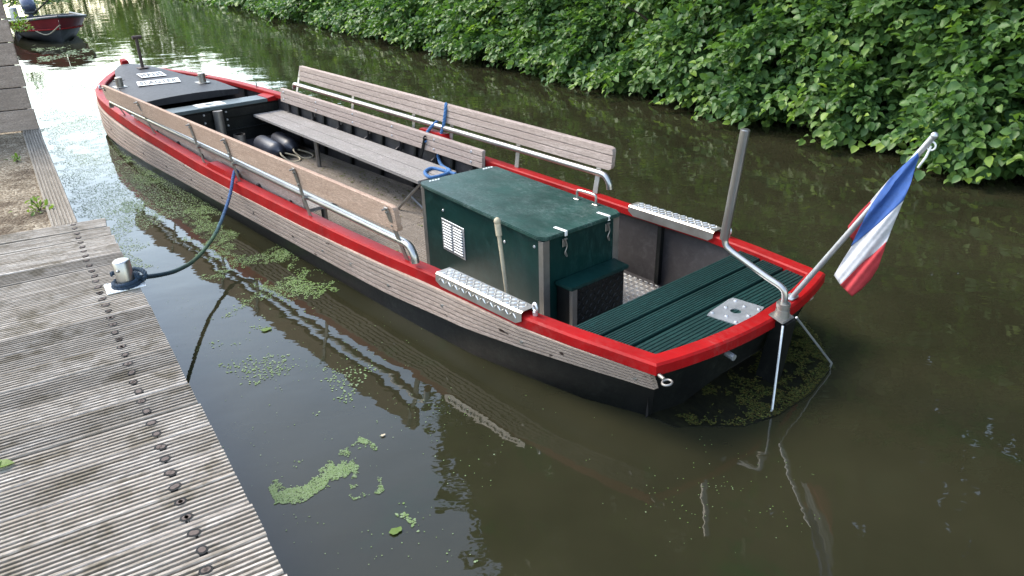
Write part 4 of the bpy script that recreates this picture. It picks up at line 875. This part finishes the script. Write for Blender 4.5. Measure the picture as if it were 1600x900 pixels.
# pale film between dock, quay and bow
patch([(66, 205), (150, 165), (200, 232), (285, 290), (345, 330), (322, 352), (215, 352), (225, 420), (205, 420), (165, 342), (122, 340)], 170000, .0025, .0065, -.24, 1.3, .45, 2)
patch([(60, 110), (150, 100), (160, 180), (66, 205)], 60000, .004, .009, -.12, 1.0, .5, 2)
patch([(185, 240), (215, 250), (290, 300), (345, 335), (250, 352), (195, 330), (185, 285)], 80000, .0025, .006, .14, 2.0, .05, 1.5)
patch([(55, 70), (140, 72), (150, 105), (60, 100)], 8000, .015, .03, .0, .9, .4)
# greener patches along the near side
patch([(265, 325), (300, 440), (395, 500), (530, 480), (540, 435), (440, 375), (395, 390), (340, 340)], 120000, .0018, .005, .34, 2.6, .15, 2)
patch([(400, 380), (440, 380), (485, 420), (525, 450), (505, 475), (460, 470)], 16000, .003, .007, .16, 3.0, .1, 2)
patch([(415, 790), (455, 720), (540, 700), (565, 670), (600, 690), (605, 755), (560, 785), (520, 760), (470, 785)], 50000, .0014, .004, .10, 6.0, .3, 2)
patch([(630, 800), (690, 770), (775, 860), (770, 899), (690, 895)], 8000, .003, .007, .30, 3.5, .3, 1.5)
patch([(590, 785), (640, 780), (660, 850), (610, 840)], 3000, .003, .0065, .30, 4.0, .3, 1.5)
patch([(270, 460), (330, 540), (400, 640), (560, 650), (560, 560), (440, 470)], 12000, .003, .007, .38, 2.4, .3, 1.5)
# lone specks everywhere
patch([(215, 430), (330, 420), (640, 560), (830, 700), (1000, 790), (1000, 895), (470, 895)], 3600, .0013, .0038, .0, 1.6, .35)
patch([(900, 650), (1100, 690), (1250, 720), (1250, 890), (1000, 890)], 380, .0015, .003, .0, 1.2, .1)
patch([(300, 320), (420, 370), (760, 570), (1000, 660), (990, 700), (700, 560), (420, 420)], 1600, .0015, .004, .05, 1.5, .2)
discs('duckweed', np.concatenate(pts), np.concatenate(rs), MT['weed'], young=np.clip(np.concatenate(ys) + RNG.normal(0, .25, len(np.concatenate(ys))), 0, 1))
n = 420; u_ = RNG.uniform(2.6, 7.1, n); v_ = np.where(RNG.random(n) < .75, RNG.uniform(.45, .76, n), RNG.uniform(-.7, .7, n)); q = BO[None, :2] + u_[:, None] * BE[:2] + v_[:, None] * BN[:2]
discs('leaf_litter', np.concatenate([q, np.full((n, 1), -.051)], 1), RNG.uniform(.005, .016, n), MT['litter'], young=RNG.random(n))
# algae on the plate behind the stern
n = 26000; uv = np.stack([RNG.uniform(-.36, .14, n), RNG.uniform(-.56, .82, n)], 1); poly = sk_o + [(.1, .6), (.1, -.5)]
k = inpoly(uv[:, 0], uv[:, 1], poly); edge = np.abs(uv[:, 0] - np.interp(uv[:, 1], [-.58, -.33, -.14, .15, .455, .68, .8], [-.02, -.24, -.295, -.30, -.24, -.05, .12]))
nz = np.array([noise.fractal(Vector((a * 9, b * 9, 2.2)), .6, 2.1, 6) for a, b in uv]); k &= (nz + .9 * np.clip(.16 - edge, 0, 1) / .16 * .6 + np.clip(uv[:, 1] + .1, -.5, .5) * .6) > .22
uv = uv[k]; q = BO[None, :2] + uv[:, 0:1] * BE[:2] + uv[:, 1:2] * BN[:2]; zz = .0055 + np.clip((uv[:, 0] + .25) / .6, 0, 1) * .028 + RNG.uniform(0, .006, len(uv))
discs('algae', np.concatenate([q, zz[:, None]], 1), RNG.uniform(.0012, .0055, len(q)), MT['algae'], young=np.clip(RNG.normal(.15, .25, len(q)), 0, 1))
for px, lab in (((617, 830), 'rounded green leaf floating alone on the grey water near the dock'), ((415, 515), 'torn green leaf floating on the water beside the mooring rope reflection'), ((598, 680), 'tiny orange leaf floating on the water')):
    mb = MB(); q = wz(px, .006); L_ = .05 if px[0] == 617 else (.06 if px[0] == 415 else .022); flat_leaf(mb, q, L_, L_ * .85, .3, curl=.03); flat_leaf(mb, q + np.array([L_ * .3, L_ * .2, .001]), L_ * .7, L_ * .6, 1.2, curl=.03)
    o = mb.build('floating_leaf', MT['cream'] if px[0] == 598 else MT['lime'], None, 0); tag(o, lab, 'leaf')

# ------------------------------------------------------------------ moored motorboat far left
q = wz((101, 67), 0); rzm = rad(90 + 36)
mbt = empty('motorboat', q, rzm); tag(mbt, 'small maroon and grey open motorboat moored at the far left bank', 'boat')
SX = [0, .25, .6, 1.1, 1.8, 2.8, 3.9]; SB = [.0, .36, .60, .78, .88, .90, .84]; SZ = [.60, .575, .54, .50, .46, .43, .42]; KW = [.0, .10, .26, .45, .60, .66, .64]
mb = MB(); grey_, mar, ins = [], [], []
for s in (1, -1):
    lo_, up_, in_ = [], [], []
    for x, b_, z, k in zip(SX, SB, SZ, KW):
        xb = x + .22 * max(0, 1 - x / 1.2); mid_b = k + (b_ - k) * .52; zm = z * .52
        lo_.append([Vector((xb + .12, s * k * .3, -.12)), Vector((xb, s * k, .04)), Vector((xb - .1 * max(0, 1 - x / 1.2), s * mid_b, zm))])
        up_.append([Vector((xb - .1 * max(0, 1 - x / 1.2), s * (mid_b + .012), zm + .012)), Vector((x, s * b_, z))])
        in_.append([Vector((x + .04, s * max(.01, b_ - .04), z)), Vector((xb + .05, s * max(.01, k - .05), .10)), Vector((xb + .05, 0, .10))])
    mb.loft(lo_, mat=1); mb.loft(up_, mat=0); mb.loft(in_, mat=2)
mb.prism([(3.9, -.62, -.1), (3.95, -.62, -.1), (3.95, .62, -.1), (3.9, .62, -.1)], [(3.9, -.83, .42), (3.95, -.83, .42), (3.95, .83, .42), (3.9, .83, .42)], 1)
mb.build('hull', [MT['maroon'], MT['grey'], MT['dark']], mbt, 40)
for s in (1, -1):
    mb = MB(); mb.tube(smooth_path([(x, s * b_, z + .015) for x, b_, z in zip(SX, SB, SZ)], 4), .032, 8); mb.build('rub_rail', MT['grey'], mbt, 60)
    mb = MB(); mb.tube(smooth_path([(x + .22 * max(0, 1 - x / 1.2) - .1 * max(0, 1 - x / 1.2), s * (k + (b_ - k) * .52 + .02), z * .52 + .01) for x, b_, z, k in zip(SX, SB, SZ, KW)], 4), .018, 6); mb.build('spray_rail', MT['red'], mbt, 60)
mb = MB(); mb.box((2.2, 0, .34), (.3, 1.6, .04)); mb.build('seat', MT['bench'], mbt)
mb = MB(); Rm = Matrix.Rotation(rad(-32), 3, 'Y'); mb.box((4.25, .12, .76), (.60, .36, .30), Rm, .09); om = mb.build('outboard_motor', MT['motor'], mbt, 50)
mb = MB(); mb.box((4.28, .12, .62), (.54, .33, .10), Rm, .03); mb.build('cowling_base', MT['grey'], om); mb = MB(); mb.box((4.15, .12, .3), (.16, .12, .7), bev=.03); mb.build('motor_leg', MT['motor'], om)
mb = MB(); mb.cyl((3.9, .05, .5), (3.2, -.30, .85), .028, .02, 8); mb.build('steering_arm', MT['dark'], om)
qb = Vector(wz((101, 39), .5)); q2 = Vector(wz((38, 38), .42)); mb = MB(); loc = Vector(q)
Mi = Matrix.Rotation(-rzm, 4, 'Z'); A0 = Vector((-.02, 0, .42)); E0 = Mi @ (q2 - loc); M0 = (A0 + E0) / 2 + Vector((-.25, 0, -.22)); mb.tube(smooth_path([list(A0), list(M0), list(E0)], 8), .016, 6); mb.build('bow_line', MT['cream'], mbt, 60)
# small plants on the left bank
def tuft(px, z, n, h, label, mat, leaf=.09, spread=.12, seed=1):
    q = wz(px, z); rg = np.random.default_rng(seed); P = rg.normal(0, spread, (n, 3)); P[:, 2] = np.abs(rg.normal(0, h * .5, n)); D = unit(P * np.array([1, 1, .3]) + np.array([0, 0, .05]) + rg.normal(0, .05, (n, 3))); N = unit(np.array([0, 0, 1.0]) + rg.normal(0, .4, (n, 3)))
    e = empty('plant', q, 0); tag(e, label, 'plant'); L = leaf * rg.uniform(.6, 1.2, n); leaf_mesh('leaves', P, D, N, L, L * .45, np.clip(rg.normal(.4, .3, n), 0, 1), mat, e)
    mb = MB()
    for k in range(6): p = P[k]; mb.tube([(0, 0, -.02), (p[0] * .5, p[1] * .5, p[2] * .7), tuple(p)], .003, 5)
    mb.build('stem', MT['bark'], e)
tuft((62, 328), .41, 40, .06, 'small light green weed at the gravel edge by the dock', MT['lime'], .05, .05, 1)
tuft((28, 252), .41, 14, .04, 'single dark green weed in the middle of the gravel', MT['hedge'], .05, .03, 2)
tuft((33, 50), .44, 160, .35, 'bright green plant growing over the quay beside the motorboat', MT['lime'], .09, .10, 3)
tuft((14, 8), .42, 420, .7, 'tall lime green bush on the far left bank above the motorboat', MT['lime'], .25, .8, 4)
tuft((44, 8), .42, 420, .8, 'dark brown-green bush on the far left bank by the outboard motor', MT['tree'], .22, .6, 5)
